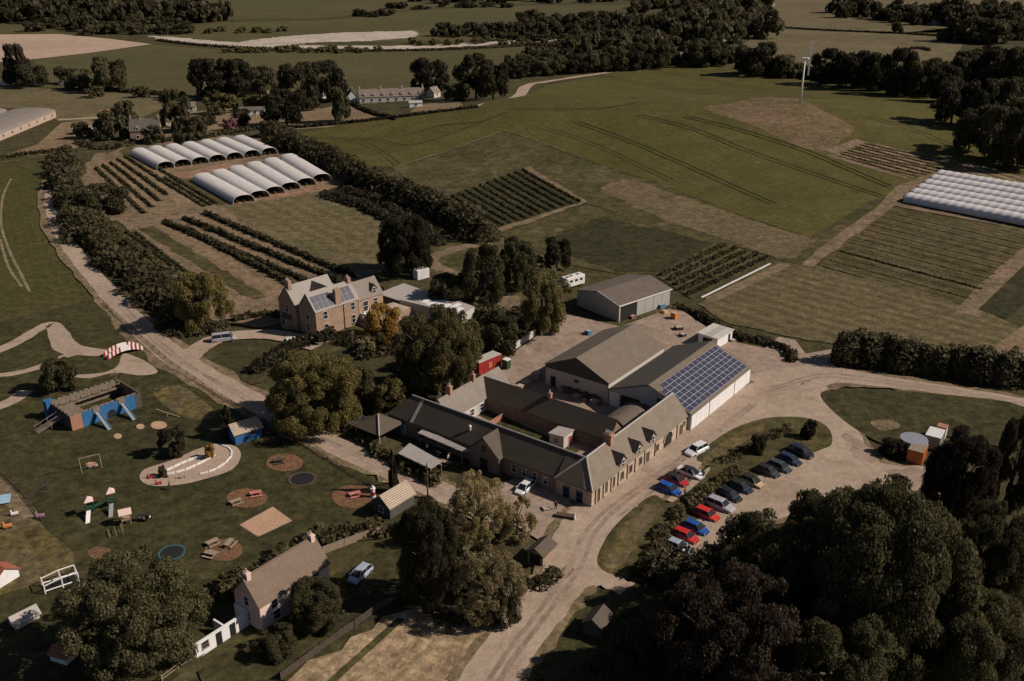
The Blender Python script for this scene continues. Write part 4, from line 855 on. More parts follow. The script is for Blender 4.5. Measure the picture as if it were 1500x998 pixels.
# row of trees along the lane, individually
lane = [(758,92,112,34),(790,86,110,36),(815,84,108,34),(845,80,106,36),(875,76,104,36),(905,70,102,40),(935,66,100,42),(965,62,98,42),(1030,60,96,44),(1050,64,94,40)]
for i, (cx, top, base, wd) in enumerate(lane):
    o_ = ('first','second','third','fourth','fifth','sixth','seventh','eighth','ninth','tenth')[i]
    tree('lane_tree', cx, top, base, wd, 'green' if i % 3 else 'dark', o_+' tree from the left in the row along the far lane', 'round', 'mid', 'trees along the far lane')
def wood(name, mat, spots, label):
    """a far wood that reads as one mass"""
    V, Fc, n0 = [], [], 0
    for i, (cx, top, base, wd) in enumerate(spots):
        p = P(cx, base); s, cz = pxm(p); w_ = wd/s; h_ = (base-top)/(s*cz)*.92; rg = np.random.default_rng(i+len(label)); q, d = crown_pts(rg, 1000, 16, 'round', .36)
        v, f = leaf_quads(q, d, np.full(1000, .13), rg); an_ = rg.uniform(0, 6.28); r_ = np.array([[math.cos(an_), -math.sin(an_), 0], [math.sin(an_), math.cos(an_), 0], [0, 0, 1]])
        V.append((v*np.array([w_/2, w_/2, h_]))@r_.T+np.array(p)); Fc.append(f+n0); n0 += len(v)
    me = npmesh(name, np.concatenate(V), np.concatenate(Fc)); me.materials.append(M[mat]); o = col(bpy.data.objects.new(name, me)); return tag(o, label, 'wood', None, 'stuff')
r2 = random.Random(3)
def scatter(x0, x1, ybot, hpx, wpx, n, jy=4): return [(x0+(x1-x0)*(i+r2.uniform(.1,.9))/n, 0, 0, 0, i) for i in range(n)] and [(lambda x, b: (x, b-hpx*r2.uniform(.7,1.15), b, wpx*r2.uniform(.8,1.3)))(x0+(x1-x0)*(i+r2.uniform(0,1))/n, (ybot(x0+(x1-x0)*i/n) if callable(ybot) else ybot)+r2.uniform(-jy, jy)) for i in range(n)]
wood('far_wood', 'farleaf', scatter(-20,300,lambda x: 30+x*.02,28,30,26)+scatter(40,270,44,18,30,12,5)+scatter(-20,300,14,24,30,14), 'dark wood along the top left river bank')
wood('far_wood', 'farleaf', scatter(170,330,30,28,26,12)+scatter(120,240,50,14,24,8,3), 'bushy wood left of the upper meadow')
wood('far_wood', 'farleaf', scatter(640,900,50,16,22,26,5)+scatter(760,900,40,18,24,16,6)+scatter(700,960,62,14,22,18,5), 'scrubby wood along the far gravel bank')
wood('far_wood', 'farleaf', scatter(840,1120,lambda x: 84-(x-840)*.13,34,34,30,8)+scatter(900,1120,lambda x: 60-(x-900)*.15,34,34,24,8)+scatter(930,1120,18,24,34,18,8)+scatter(940,1120,4,18,34,10,5), 'dense wood between the gravel bank and the far lane')
wood('far_wood', 'farleaf', scatter(1220,1400,lambda x: 22+(x-1220)*.09,26,30,16,4)+scatter(1380,1510,40,36,40,12,6)+scatter(1400,1510,60,36,44,9,5), 'wood at the top right corner')
wood('far_wood', 'farleaf', scatter(740,1000,lambda x: 104-(x-740)*.05,20,26,30,4)+scatter(760,1000,lambda x: 92-(x-760)*.12,22,28,30,5)+scatter(1000,1080,92,24,30,8,4), 'shrubby belt along the lower edge of the lane wood')
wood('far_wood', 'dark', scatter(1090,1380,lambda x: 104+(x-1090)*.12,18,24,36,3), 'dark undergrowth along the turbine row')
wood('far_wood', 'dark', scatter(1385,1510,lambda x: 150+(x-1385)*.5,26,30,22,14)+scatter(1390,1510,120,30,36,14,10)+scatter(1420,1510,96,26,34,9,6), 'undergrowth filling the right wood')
wood('far_wood', 'dark', scatter(600,900,2,14,24,16,3)+scatter(520,570,24,10,22,4,2)+scatter(560,760,12,8,20,8,2), 'thin dark trees on the top meadow edge')
wood('far_wood', 'olive', scatter(330,560,76,8,14,18,2)+scatter(600,840,66,9,14,14,3)+scatter(300,420,48,8,14,7,2), 'low willow scrub along the river gravel')
# --- hedges and shrub belts
H = lambda n, m, p, lab, **k: [cloud(n, m, [q], lab if len(p) == 1 else lab+(', longer part', ', second part', ', third part', ', fourth part')[i], 'hedge', **k) for i, q in enumerate(p)]
H('shrub_belt', 'hedge', [([(98,228),(92,260),(100,300),(122,338),(160,375),(205,412),(250,452),(272,474)],10,5.5),([(120,300),(150,345),(190,375),(235,410),(262,440)],7,4.5)], 'long dark shrub belt between the left track and the berry rows', size=.42, dens=6)
H('tree_belt', 'hedge', [([(395,208),(440,222),(490,244),(520,262),(575,290),(640,318),(690,340),(712,352)],11,8),([(520,268),(600,300),(690,335)],9,7)], 'dark belt of trees between the polytunnels and the hill', size=.5, dens=6)
H('shrub_belt', 'dark', [([(480,288),(540,308),(600,338),(650,358)],7,2.6),([(505,280),(570,305),(640,345)],6,2.5)], 'low dark fruit bushes below the tree belt', size=.35, dens=6)
H('clipped_hedge', 'dark', [([(372,548),(405,528),(445,510),(470,500),(488,494)],3.4,3.0)], 'tall clipped hedge curving in front of the farmhouse', size=.26, dens=9, even=True)
H('garden_hedge', 'hedge', [([(330,478),(300,490),(262,490),(240,478)],4,2.2),([(340,470),(400,462),(420,470)],2.5,1.6)], 'flowering hedge at the junction by the grey van', size=.3)
H('tall_hedge', 'hedge', [([(1224,530),(1300,536),(1380,548),(1450,556),(1515,566)],7,7.0)], 'tall straight hedge along the right road', size=.3, dens=10, even=True)
H('roadside_hedge', 'hedge', [([(1158,532),(1150,516),(1120,502),(1090,498),(1060,485),(1020,462),(990,452)],3.2,1.7)], 'low hedge round the back of the solar barn yard', size=.28)
H('car_park_hedge', 'weedhedge', [([(944,845),(952,815),(975,778),(1012,742),(1048,712),(1075,694)],3.6,1.5)], 'hedge between the car bays and the car park', size=.24, dens=10, even=True)
H('cafe_hedge', 'hedge', [([(475,610),(520,640),(560,668),(600,690),(640,712)],2.6,1.9),([(585,672),(640,700)],2,1.6)], 'leafy hedge between the cafe terrace and the track', size=.26)
H('garden_hedge', 'hedge', [([(320,878),(350,858),(400,838),(440,806),(500,792),(560,775)],3.8,2.8)], 'hedge behind the pink cottage', size=.28)
H('field_hedge', 'hedge', [([(-10,234),(30,229),(90,222)],2.6,1.8)], 'hedge under the brown paddock at the left edge', size=.35)
H('valley_hedge', 'hedge', [([(180,212),(230,208),(300,202),(360,192),(420,188)],5,2.0),([(115,210),(150,218),(190,214)],5,2)], 'overgrown hedge around the distant stone farmhouse', size=.5)
H('valley_hedge', 'dark', [([(510,150),(540,165),(580,176)],1.6,1.6)], 'clipped hedge down the cottage garden edge', size=.5); H('valley_hedge', 'dark', [([(430,188),(520,180),(620,168),(700,158)],2,1.4)], 'long hedge between the paddocks and the hill crop', size=.5)
H('valley_hedge', 'dark', [([(1130,40),(1200,45),(1320,50),(1420,56)],2,1.6)], 'thin hedge across the upper right pastures', size=.6); H('valley_hedge', 'hedge', [([(270,140),(240,140),(180,135),(120,128)],4,2.5)], 'ragged hedge along the lower edge of the far green field', size=.5)
H('valley_hedge', 'hedge', [([(230,60),(300,68),(420,74),(560,76),(700,72),(830,64)],3,2)], 'ragged hedge line along the river gravel', size=.6)
H('garden_shrubs', 'hedge', [([(590,540),(620,560),(590,590),(560,600)],7,3),([(600,500),(560,520),(530,525)],5,2.0),([(690,450),(725,470),(770,470)],6,3.5),([(745,500),(770,490),(800,480)],4,3)], 'mixed garden shrubs below the tall trees', size=.35)
H('house_shrubs', 'hedge', [([(505,502),(545,506),(580,508),(604,518)],5,2.4)], 'mixed shrubs below the farmhouse terrace', size=.3)
H('yard_shrubs', 'green', [([(700,462),(732,476),(765,484),(800,470)],6.5,4.2)], 'tall shrubs between the garden clearing and the yard wall', size=.34)
H('court_hedge', 'green', [([(598,590),(625,572),(652,552),(672,540)],4,2.6)], 'shrubs behind the back wing of the steading', size=.3)
H('garden_shrubs', 'green', [([(760,380),(790,400),(820,430)],7,4),([(720,385),(700,395)],4,2)], 'shrub thicket above the garden clearing', size=.38)
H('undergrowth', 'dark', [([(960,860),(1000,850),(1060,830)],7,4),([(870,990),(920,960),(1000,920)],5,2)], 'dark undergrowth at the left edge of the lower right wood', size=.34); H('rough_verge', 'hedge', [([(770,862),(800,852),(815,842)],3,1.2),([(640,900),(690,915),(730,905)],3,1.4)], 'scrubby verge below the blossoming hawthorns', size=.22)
H('bank_shrubs', 'hedge', [([(1055,680),(1090,662),(1130,640),(1160,628)],3.0,.9)], 'scrubby growth on the grass island', size=.22)
H('court_shrubs', 'dark', [([(745,598),(780,612),(815,628)],2.2,2.0)], 'dark shrubs along the inner wall of the court', size=.25)
cloud('brush_heap', 'dark', [([(1332,73),(1348,72),(1362,75)],4,2.2)], 'dark brush heap lying in the upper right pasture', 'brush heap', None, .5, 6)
# berry rows
def row(a, b, lab, wd=1.5, ht=1.4, mat='crop_bush', sz=.3, grp='berry bush rows'): cloud('bush_row', mat, [([a, b], wd, ht)], lab, 'bush row', None, sz, 6, grp)
ordn = ('first','second','third','fourth','fifth','sixth','seventh','eighth','ninth','tenth','eleventh','twelfth')
for i, (a, b) in enumerate([((240,327),(480,427)),((270,322),(500,415)),((300,314),(520,408)),((268,335),(430,420))]): row(a, b, ordn[i]+' broad berry row left of the tan grass plot', 2.2, 1.7)
for i in range(6): row((140+i*11,247-i*4), (212+i*11,314-i*9), ordn[i]+' row of small bushes left of the polytunnels, counted from the track', 1.3, 1.1)
for i in range(3): row((232+i*9,263-i*1.5), (300+i*9,304-i*2), ordn[i]+' short bush row beside the lower polytunnels', 1.1, 1.0)
for i in range(2): row((185+i*14,340+i*2), (262+i*24,398+i*12), ordn[i]+' thin bush row next to the shrub belt', .9, .8)
for i in range(11):
    k = i/10; row((662+k*103,287-k*38), (737+k*112,331-k*35), ordn[i]+' row from the left in the dark berry plot on the hill foot', 1.0, .8, 'crop_bush', .28)
for i in range(5):
    k = i/4; row((968+k*40,405+k*28), (1062+k*62,360+k*18), ordn[i]+' row in the plot beside the white strip', 1.5, 1.2, 'crop_bush', .3)
for i in range(12): row((1215+i*7.6,382-i*6.4), (1425+i*6.6,440-i*7.4), ordn[i]+' weedy row from the front in the right hand plot', .8+.4*(i == 2), .3+.35*(i == 2), 'weed' if i != 2 else 'crop_bush', .2, 'weedy plot rows')
for i in range(8):
    k = i/7; row((1225+k*40,229-k*18), (1345+k*75,260-k*17), ordn[i]+' row of the planting under the turbine knoll', .8, .45, 'weed', .26, 'planted knoll rows')
# ------------------------------------------------------------------ polytunnels
def tunnel_mesh(L, hw, ht, pitch, sag):
    xs = []; k = int(L/pitch)
    for i in range(k+1):
        xs.append((i*L/k, 1.0))
        if i < k: xs += [((i+.25)*L/k, 1-sag*.75), ((i+.5)*L/k, 1-sag), ((i+.75)*L/k, 1-sag*.75)]
    n = 12; v = []
    for x, s in xs:
        for j in range(n+1):
            a = math.pi*j/n; v.append((x, -hw*s*math.copysign(abs(math.cos(a))**.75, math.cos(a)), ht*s*math.sin(a)**.8))
    f = [(i*(n+1)+j, i*(n+1)+j+1, (i+1)*(n+1)+j+1, (i+1)*(n+1)+j) for i in range(len(xs)-1) for j in range(n)]
    return npmesh('cover', v, f)
def tunnels(backs, fronts, ht, pitch, sag, mat, lab, grp, names, rows=True, hwf=.5):
    n = len(backs); sp = (P(*backs[-1])-P(*backs[0])).length/(n-1)
    A = [P(*b) for b in backs]; B = [P(*b) for b in fronts]
    d0 = (B[0]-A[0]).normalized(); nr = Vector((-d0.y, d0.x, 0)); sp = abs((A[-1]-A[0]).dot(nr))/(n-1); L = sum((b-a).length for a, b in zip(A, B))/n
    me = tunnel_mesh(L, sp*hwf, ht, pitch, sag); me.materials.append(M[mat]); hp_ = 0
    hp = MB()
    q = [(0, -sp*hwf*math.copysign(abs(math.cos(a))**.75, math.cos(a)), ht*math.sin(a)**.8) for a in np.linspace(0, math.pi, 13)]
    for a, b in zip(q, q[1:]): hp.bar(a, b, .06, None, 5)
    rb_ = MB()
    for i in range(1, int(L/pitch)):
        for a, b in zip(q, q[1:]): rb_.bar(Vector(a)*1.008+Vector((i*L/int(L/pitch),0,0)), Vector(b)*1.008+Vector((i*L/int(L/pitch),0,0)), .075, None, 3)
    rbm = rb_.mesh('hoop_ridges'); rbm.materials.append(M['lead'])
    hm = hp.mesh('hoop'); hm.materials.append(M['paintwhite'])
    V, Fq, n0 = [], [], 0
    for y in (-sp*.25, sp*.05, sp*.3):
        m = int(L*26); c = np.stack([rng.uniform(.2, L-.2, m), y+rng.normal(0, .22, m), rng.uniform(.05, 1.0, m)], 1); v, f = leaf_quads(c, rng.normal(0, 1, (m, 3)), np.full(m, .2), rng); V.append(v); Fq.append(f+n0); n0 += len(v)
    cm = npmesh('crop', np.concatenate(V), np.concatenate(Fq)); cm.materials.append(M['crop_bush'])
    for i in range(n):
        t = thing('polytunnel', A[i], math.atan2((B[i]-A[i]).y, (B[i]-A[i]).x), names[i]+lab, 'polytunnel', grp)
        o = col(bpy.data.objects.new('cover', me)); o.parent = t; so = o.modifiers.new('solid', 'SOLIDIFY'); so.thickness = .03
        o = col(bpy.data.objects.new('hoop_ridges', rbm)); o.parent = t; o['kind'] = 'stuff'
        for x in (0, L):
            h = col(bpy.data.objects.new('hoop', hm)); h.parent = t; h.location.x = x
        o = col(bpy.data.objects.new('crop', cm)); o.parent = t
lin = lambda a, b, n: [(a[0]+(b[0]-a[0])*i/(n-1), a[1]+(b[1]-a[1])*i/(n-1)) for i in range(n)]
on = [o+' ' for o in ordn]
tunnels(lin((204,227),(352,208),7), lin((247,250),(391,226),7), 2.8, 1.7, .055, 'poly', 'polytunnel from the left in the upper block', 'upper block of polytunnels', on)
tunnels(lin((297,265),(423,236),6), lin((350,294),(478,272),6), 2.8, 1.7, .055, 'poly', 'polytunnel from the left in the lower block', 'lower block of polytunnels', on)
tunnels(lin((1330,294),(1376,260),6), [(x+230, y+48) for x, y in lin((1330,294),(1376,260),6)], 2.6, 2.6, .05, 'polyopen', 'white scalloped tunnel from the front in the right block', 'white tunnels on the right', on, hwf=.52)
# ------------------------------------------------------------------ vehicles
def car_mesh(kind):
    """profiles: (x, half width, z low, z belt) for the body; (x, half width, z) for the cabin"""
    if kind == 'saloon': L, Wd, bt, rf, cab = 4.6, .91, .92, 1.42, (-1.75, -1.05, .55, 1.35)
    elif kind == 'suv': L, Wd, bt, rf, cab = 4.6, .95, 1.08, 1.70, (-2.1, -1.75, .55, 1.2)
    elif kind == 'van': L, Wd, bt, rf, cab = 5.1, .98, 1.15, 1.95, (-2.45, -2.3, 1.25, 1.95)
    else: L, Wd, bt, rf, cab = 4.1, .88, .93, 1.48, (-1.9, -1.5, .45, 1.2)
    h = L/2; body = MB(); st_ = [(-h, Wd*.80, .42, bt-.18), (-h+.12, Wd*.92, .26, bt-.04), (-h+.6, Wd, .22, bt), (0, Wd, .2, bt-.01), (cab[3]-.1, Wd, .2, bt-.04), (h-.75, Wd*.98, .22, bt-.16), (h-.2, Wd*.88, .26, bt-.30), (h, Wd*.70, .40, bt-.42)]
    vs = []
    for x, w_, z0, z1 in st_: vs += [(x,-w_*.9,z0),(x,-w_,z0+.18),(x,-w_,z1-.12),(x,-w_*.86,z1),(x,w_*.86,z1),(x,w_,z1-.12),(x,w_,z0+.18),(x,w_*.9,z0)]
    fs = [tuple(range(8)), tuple(range(8*(len(st_)-1), 8*len(st_)))[::-1]]
    for i in range(len(st_)-1): fs += [(8*i+j, 8*i+(j+1) % 8, 8*i+8+(j+1) % 8, 8*i+8+j) for j in range(8)]
    body.add(vs, fs)
    c0, r0, r1, c1 = cab; wb, wr = Wd*.88, Wd*.70
    gl = MB(); b = bt-.06; gl.add([(c0,-wb,b),(c1,-wb,b),(c1,wb,b),(c0,wb,b),(r0,-wr,rf-.05),(r1,-wr,rf-.05),(r1,wr,rf-.05),(r0,wr,rf-.05)], [(3,2,1,0),(4,5,6,7),(0,1,5,4),(1,2,6,5),(2,3,7,6),(3,0,4,7)])
    ro = MB(); ro.add([(r0-.06,-wr-.02,rf-.07),(r1+.06,-wr-.02,rf-.07),(r1+.06,wr+.02,rf-.07),(r0-.06,wr+.02,rf-.07),(r0+.12,-wr*.85,rf+.01),(r1-.15,-wr*.85,rf+.01),(r1-.15,wr*.85,rf+.01),(r0+.12,wr*.85,rf+.01)], [(3,2,1,0),(4,5,6,7),(0,1,5,4),(1,2,6,5),(2,3,7,6),(3,0,4,7)])
    pls = []; mid = (r0+r1)/2
    for s in (-1, 1):
        for xb, xt in ((c1, r1), (c0, r0), ((c0+c1)/2-.05, mid-.05)): pls.append(MB().bar((xb, s*wb, b), (xt, s*wr, rf-.04), .05, None, 5))
    wh = MB(); wh.bar((0,-.11,0), (0,.11,0), .32, None, 14); rm = MB(); rm.bar((0,-.12,0), (0,.12,0), .2, None, 10)
    li = MB(); li.box(-.05,.08,-.2,.2,-.08,.08); mi = MB(); mi.obox((0,0,0), .16, .2, .13)
    R_ = {}
    for k, mb in (('body',body),('glass',gl),('roof',ro),*[('pillar%d' % i, q) for i, q in enumerate(pls)],('tyre',wh),('rim',rm),('light',li),('mirror',mi)): R_[k] = mb.mesh(k)
    return R_, L, Wd, bt, c1
CARS = {}; PAINT = {}
def vehicle(kind, px, py, ang, colr, label, rough=.28, cat='car', grp=None, roofcol=None, rear_lights=True):
    if kind not in CARS: CARS[kind] = car_mesh(kind)
    ms, L, Wd, bt, c1 = CARS[kind]; p = P(px, py)
    if colr not in PAINT: PAINT[colr] = gloss('car_paint', colr, rough, .6)
    t = thing('parked_car' if kind != 'van' else 'parked_van', p, R(ang), label, cat, grp)
    def part(nm, key, m, par=t, loc_=(0,0,0), bev=0):
        kk = (kind, key, m.name)
        if kk not in CARS: me = ms[key].copy(); me.materials.clear(); me.materials.append(m); me.polygons.foreach_set('use_smooth', [key in ('tyre',)]*len(me.polygons)); CARS[kk] = me
        o = col(bpy.data.objects.new(nm, CARS[kk])); o.parent = par; o.location = loc_
        if bev: b = o.modifiers.new('bevel', 'BEVEL'); b.width = bev; b.segments = 2; b.limit_method = 'ANGLE'; b.angle_limit = R(25)
        return o
    pm_ = PAINT[colr]; part('body', 'body', pm_, bev=.05); part('window_glass', 'glass', M['glass']); part('roof', 'roof', pm_ if roofcol is None else M[roofcol], bev=.03); [part('pillar', 'pillar%d' % i, pm_) for i in range(6)]
    for x in (-L/2+.78, L/2-.82):
        for y in (-Wd+.08, Wd-.08):
            w_ = part('wheel', 'tyre', M['tyre'], loc_=(x, y, .32)); part('rim', 'rim', M['rim'], w_)
    for s in (-1, 1):
        part('headlight', 'light', M['lamp'], loc_=(L/2-.12, s*Wd*.62, bt-.46)); part('tail_light', 'light', M['tail'], loc_=(-L/2+.0, s*Wd*.66, bt-.28)); part('mirror', 'mirror', pm_, loc_=(c1-.15, s*(Wd+.05), bt+.02))
    return t
W_, SIL, BLK, NVY, RED, BLU = (.72,.72,.72), (.38,.37,.40), (.018,.018,.02), (.02,.028,.06), (.50,.02,.015), (.015,.085,.36)
cg = 'cars in the car park row'
for k, x, y, a, c_, lab, g_ in [
 ('suv',1020,664,220,W_,'white estate car on the road by the arched gateway',None),
 ('saloon',1011,697,-40,W_,'white coupe with black glass roof in the roadside bay',None),
 ('hatch',990,708,-40,(.40,.02,.02),'dark red car between the white coupe and the blue car',None),
 ('hatch',979,721,-40,BLU,'bright blue car at the end of the roadside bay',None),
 ('suv',1172,667,-45,BLK,'large black car at the far end of the car park row',cg),
 ('hatch',1156,678,-45,NVY,'dark blue car next to the large black car',cg),
 ('hatch',1141,688,-45,(.05,.058,.062),'dark grey-blue car third from the far end of the row',cg),
 ('hatch',1124,695,-45,(.04,.046,.05),'charcoal car next to the gold hatchback',cg),
 ('hatch',1101,710,-45,(.50,.36,.20),'gold car with black roof',cg),
 ('hatch',1084,718,-45,(.018,.022,.045),'navy car just below the gold car',cg),
 ('hatch',1068,730,-48,(.012,.016,.018),'black car shaded by the oak above the silver car',cg),
 ('suv',1054,745,-40,SIL,'silver estate in the car park row',cg),
 ('hatch',1034,758,-40,(.58,.03,.012),'bright orange-red car below the silver estate',cg),
 ('hatch',1018,778,-40,(.015,.075,.30),'blue car between two red cars',cg),
 ('hatch',1003,790,-40,(.52,.02,.015),'red car second from the near end of the car park row',cg),
 ('saloon',990,804,-38,(.32,.38,.44),'pale blue saloon nearest in the car park row',cg),
 ('hatch',769,719,236,W_,'white hatchback parked half in shade at the cafe front',None),
 ('hatch',528,846,242,(.36,.42,.52),'pale blue car by the fence beside the pink cottage',None),
 ('van',328,500,20,SIL,'silver minibus parked on the farmhouse drive',None),
 ('hatch',430,504,30,W_,'white car half hidden by the clipped hedge at the farmhouse',None),
 ('saloon',170,133,8,W_,'far white car under the lone tree',None),('saloon',184,134,5,(.03,.03,.04),'far dark car right of the white one',None)]:
    vehicle(k, x, y, a, c_, lab, grp=g_, roofcol='black' if 'gold' in lab or 'coupe' in lab else None)
# motorhome behind the machinery shed
mh = thing('motorhome', P(838,420), R(218), 'white motorhome parked behind the machinery shed', 'motorhome')
b = MB(); b.yprism([(-3.2,.5),(2.2,.5),(3.3,.6),(3.4,1.3),(2.7,1.6),(3.0,2.2),(2.6,2.8),(-3.2,2.9)], -1.1, 1.1); b.build('body', M['paintwhite'], mh, .08)
b = MB(); b.add([(3.3,-.95,1.42),(3.3,.95,1.42),(2.74,.95,1.66),(2.74,-.95,1.66)], [(0,1,2,3)]); b.box(2.62,2.9,-1.0,1.0,1.5,2.1); b.build('windscreen', M['glass'], mh)
for x in (-2, -.4, 1.2):
    for s in (-1, 1): b = MB(); b.box(x-.45,x+.45,s*1.1-.02,s*1.1+.02,1.6,2.2); b.build('window', M['glass'], mh)
for x, y in ((-1.8,0),(.3,0),(1.7,.2)): b = MB(); b.box(x-.35,x+.35,y-.35,y+.35,2.85,3.02); b.build('roof_vent', M['rim'], mh)
for x in (-1.9, 2.3):
    for s in (-1, 1): b = MB(); b.bar((x,s*1.0-.1,.36),(x,s*1.0+.1,.36),.36,None,14); b.build('wheel', M['tyre'], mh)
# ------------------------------------------------------------------ play park
# the castle
c0 = P(107,633); c1_ = P(208,597); L = (c1_-c0).length
ca = thing('play_castle', c0, math.atan2(c1_.y-c0.y, c1_.x-c0.x), 'blue and brown timber play castle with battlements and two slides', 'play castle')
D, HT = 8.3, 3.0
for nm, m, x0, x1, y0, y1 in (('wall_panel','blue',1.9,L-1.0,-.02,.12),('wall_panel','brownpanel',-.05,1.9,-.08,.14),('wall_panel','darkclad',L-1.0,L+.1,-.06,.14),('wall_panel','oldtimber',0,L,D-.14,D),('wall_panel','darkclad',-.1,.06,.15,D-.2),('wall_panel','oldtimber',L-.1,L+.05,.2,D-.2)):
    b = MB(); b.box(x0,x1,y0,y1,.02,HT); b.build(nm, M[m], ca)
b = MB(); b.prism([(-.1,D-.9),(-.9,D-.9),(-.9,D+.6),(.6,D+.6),(.6,D-.1),(-.1,D-.1)], .02, HT+.5); b.build('corner_tower', M['blue'], ca)
for y0, y1 in ((.16,.95),(D-1.2,D-.16)): b = MB(); b.box(.1,L-.15,y0,y1,1.75,1.9); b.build('walkway', M['oldtimber'], ca)
b = MB(); b.box(.15,3.6,.95,D-1.2,1.78,1.92); b.build('walkway', M['oldtimber'], ca)
for i in range(7):
    x = .4+i*(L-.8)/6
    for y in (D-.07, D-1.25): b = MB(); b.box(x-.06,x+.06,y-.06,y+.06,1.75,HT+.5); b.build('post', M['oldtimber'], ca)
for y, z in ((D-1.25,2.7),(.9,2.7)): b = MB(); b.box(.1,L-.1,y-.05,y+.05,z,z+.14); b.build('rail', M['oldtimber'], ca)
for i in range(12):
    x = .5+i*(L-1.0)/12
    for y in (.0, D-.14): b = MB(); b.box(x,x+.62,y,y+.14,HT+.01,HT+.28); b.build('merlon', M['oldtimber'], ca)
for y in (.8,2.0,3.2,4.4,5.6): b = MB(); b.box(-.1,.06,y,y+.5,HT+.01,HT+.4); b.build('merlon', M['oldtimber'], ca)
b = MB(); b.box(.1,L-.15,.2,D-.2,.02,.08); b.build('floor', M['concrete'], ca)
a = MB(); prof = [(6.4,.03),(8.0,.03),(8.0,.9)]+[(7.2+.8*math.cos(q), .9+.8*math.sin(q)) for q in np.linspace(.2,2.94,7)]+[(6.4,.9)]; a.yprism(prof, -.06, .1); a.build('archway', M['black'], ca)
for x, ln in ((4.6,4.3),(9.3,4.0)):
    b = MB(); b.add([(x-.35,-.1,2.2),(x+.35,-.1,2.2),(x+.35,-ln,.25),(x-.35,-ln,.25),(x-.35,-.1,2.1),(x+.35,-.1,2.1),(x+.35,-ln,.15),(x-.35,-ln,.15)], [(0,1,2,3),(7,6,5,4),(0,4,5,1),(1,5,6,2),(2,6,7,3),(3,7,4,0)])
    sl_ = b.build('slide', M['steel'], ca)
    for s in (-.38,.38): b = MB(); b.bar((x+s,-.1,2.35),(x+s,-ln,.4),.06); b.build('side_rail', M['bluebits'], sl_)
    b = MB(); b.box(x-.6,x+.6,-.14,.5,1.9,HT+.2); b.build('slide_tower', M['oldtimber'], ca)
b = MB(); b.slab([(-.1,3.2,1.7),(-.1,4.6,1.7),(-4.6,4.6,.35),(-4.6,3.2,.35)], .1); br = b.build('ramp', M['oldtimber'], ca)
for y in (3.2,4.6):
    b = MB(); b.bar((-.1,y,2.6),(-4.6,y,1.25),.06); b.bar((-2.2,y,.2),(-2.2,y,1.95),.06); b.bar((-4.5,y,0),(-4.5,y,1.3),.06); b.build('handrail', M['oldtimber'], br)
fl = MB(); fl.bar((L-.4,D-.3,1),(L-.4,D-.3,5.2),.07); fl.bar((L-1.4,D-.3,4.4),(L+.6,D-.3,4.4),.06); fl.build('mast', M['oldtimber'], ca)
# red and white bridge
b0, b1 = P(155,527), P(207,512); L = (b1-b0).length
bd = thing('play_bridge', b0, math.atan2(b1.y-b0.y, b1.x-b0.x), 'red and white striped arched play bridge over the path', 'bridge')
zz = lambda x: 1.25*math.sin(math.pi*min(max(x/L,0),1))**.7
n = 18
for i in range(n):
    x0, x1 = i*L/n, (i+1)*L/n
    for y in (-.95,.95):
        b = MB(); b.add([(x0,y-.05,zz(x0)*.9),(x1,y-.05,zz(x1)*.9),(x1,y-.05,zz(x1)+1.0),(x0,y-.05,zz(x0)+1.0),(x0,y+.05,zz(x0)*.9),(x1,y+.05,zz(x1)*.9),(x1,y+.05,zz(x1)+1.0),(x0,y+.05,zz(x0)+1.0)], [(0,1,2,3),(7,6,5,4),(0,4,5,1),(1,5,6,2),(2,6,7,3),(3,7,4,0)])
        b.build('side_board', M['paintwhite' if (6 < i < 12 or i % 2) else 'red'], bd)
    b = MB(); b.slab([(x0,-.9,zz(x0)+.05),(x1,-.9,zz(x1)+.05),(x1,.9,zz(x1)+.05),(x0,.9,zz(x0)+.05)], .1); b.build('deck_board', M['timber'], bd)
# kidney track walls
def wallrun(px, ht, label):
    q = [P(*a) for a in px]; o0 = q[0]; t = thing('low_wall', o0, 0, label, 'low wall')
    for a, b in zip(q, q[1:]):
        d = (b-a); m = (a+b)/2-o0; w_ = MB(); w_.obox((m.x, m.y, ht/2), d.length-.12, .25, ht, math.atan2(d.y, d.x)); w_.build('wall_block', M['paintwhite'], t)
wallrun([(244,692),(255,687),(265,682),(275,678),(285,674),(300,671)], .55, 'upper white wall of the boat shape on the kidney track')
wallrun([(244,698),(258,695),(272,691),(288,684),(302,677),(315,669)], .55, 'lower white wall of the boat shape on the kidney track')
wallrun([(293,697),(306,694),(318,689),(330,681),(339,671),(340,664),(335,658),(325,655)], .45, 'curved white kerb at the outer side of the kidney track')
# picnic tables
def picnic(px, py, rz, m, label):
    t = thing('picnic_table', P(px, py), R(rz), label, 'picnic table', None)
    for y in (-.3,-.1,.1,.3): b = MB(); b.box(-.9,.9,y-.09,y+.09,.72,.77); b.build('top_board', M[m], t)
    for y in (-.75,.75): b = MB(); b.box(-.9,.9,y-.14,y+.14,.43,.48); b.build('bench', M[m], t)
    for x in (-.6,.6):
        for s in (-1,1): b = MB(); b.bar((x,s*.7,0),(x,s*.18,.72),.05); b.build('leg', M[m], t)
        b = MB(); b.bar((x,-.8,.4),(x,.8,.4),.05); b.build('crossbar', M[m], t)
for a in [(375,727,20,'pinkred','faded red picnic table on the bark circle near the sandpit'),(346,739,40,'timber','grey wooden picnic table on the bark circle near the sandpit'),(409,679,15,'darktimber','dark picnic table on the bark circle near the trampoline'),(520,728,25,'pinkred','faded red picnic table on the bark circle by the timber hut'),(312,799,45,'timber','upper left table of three on the lowest bark circle'),(336,800,75,'timber','right table of three on the lowest bark circle'),(309,816,-20,'timber','lower table of three on the lowest bark circle')]: picnic(*a)
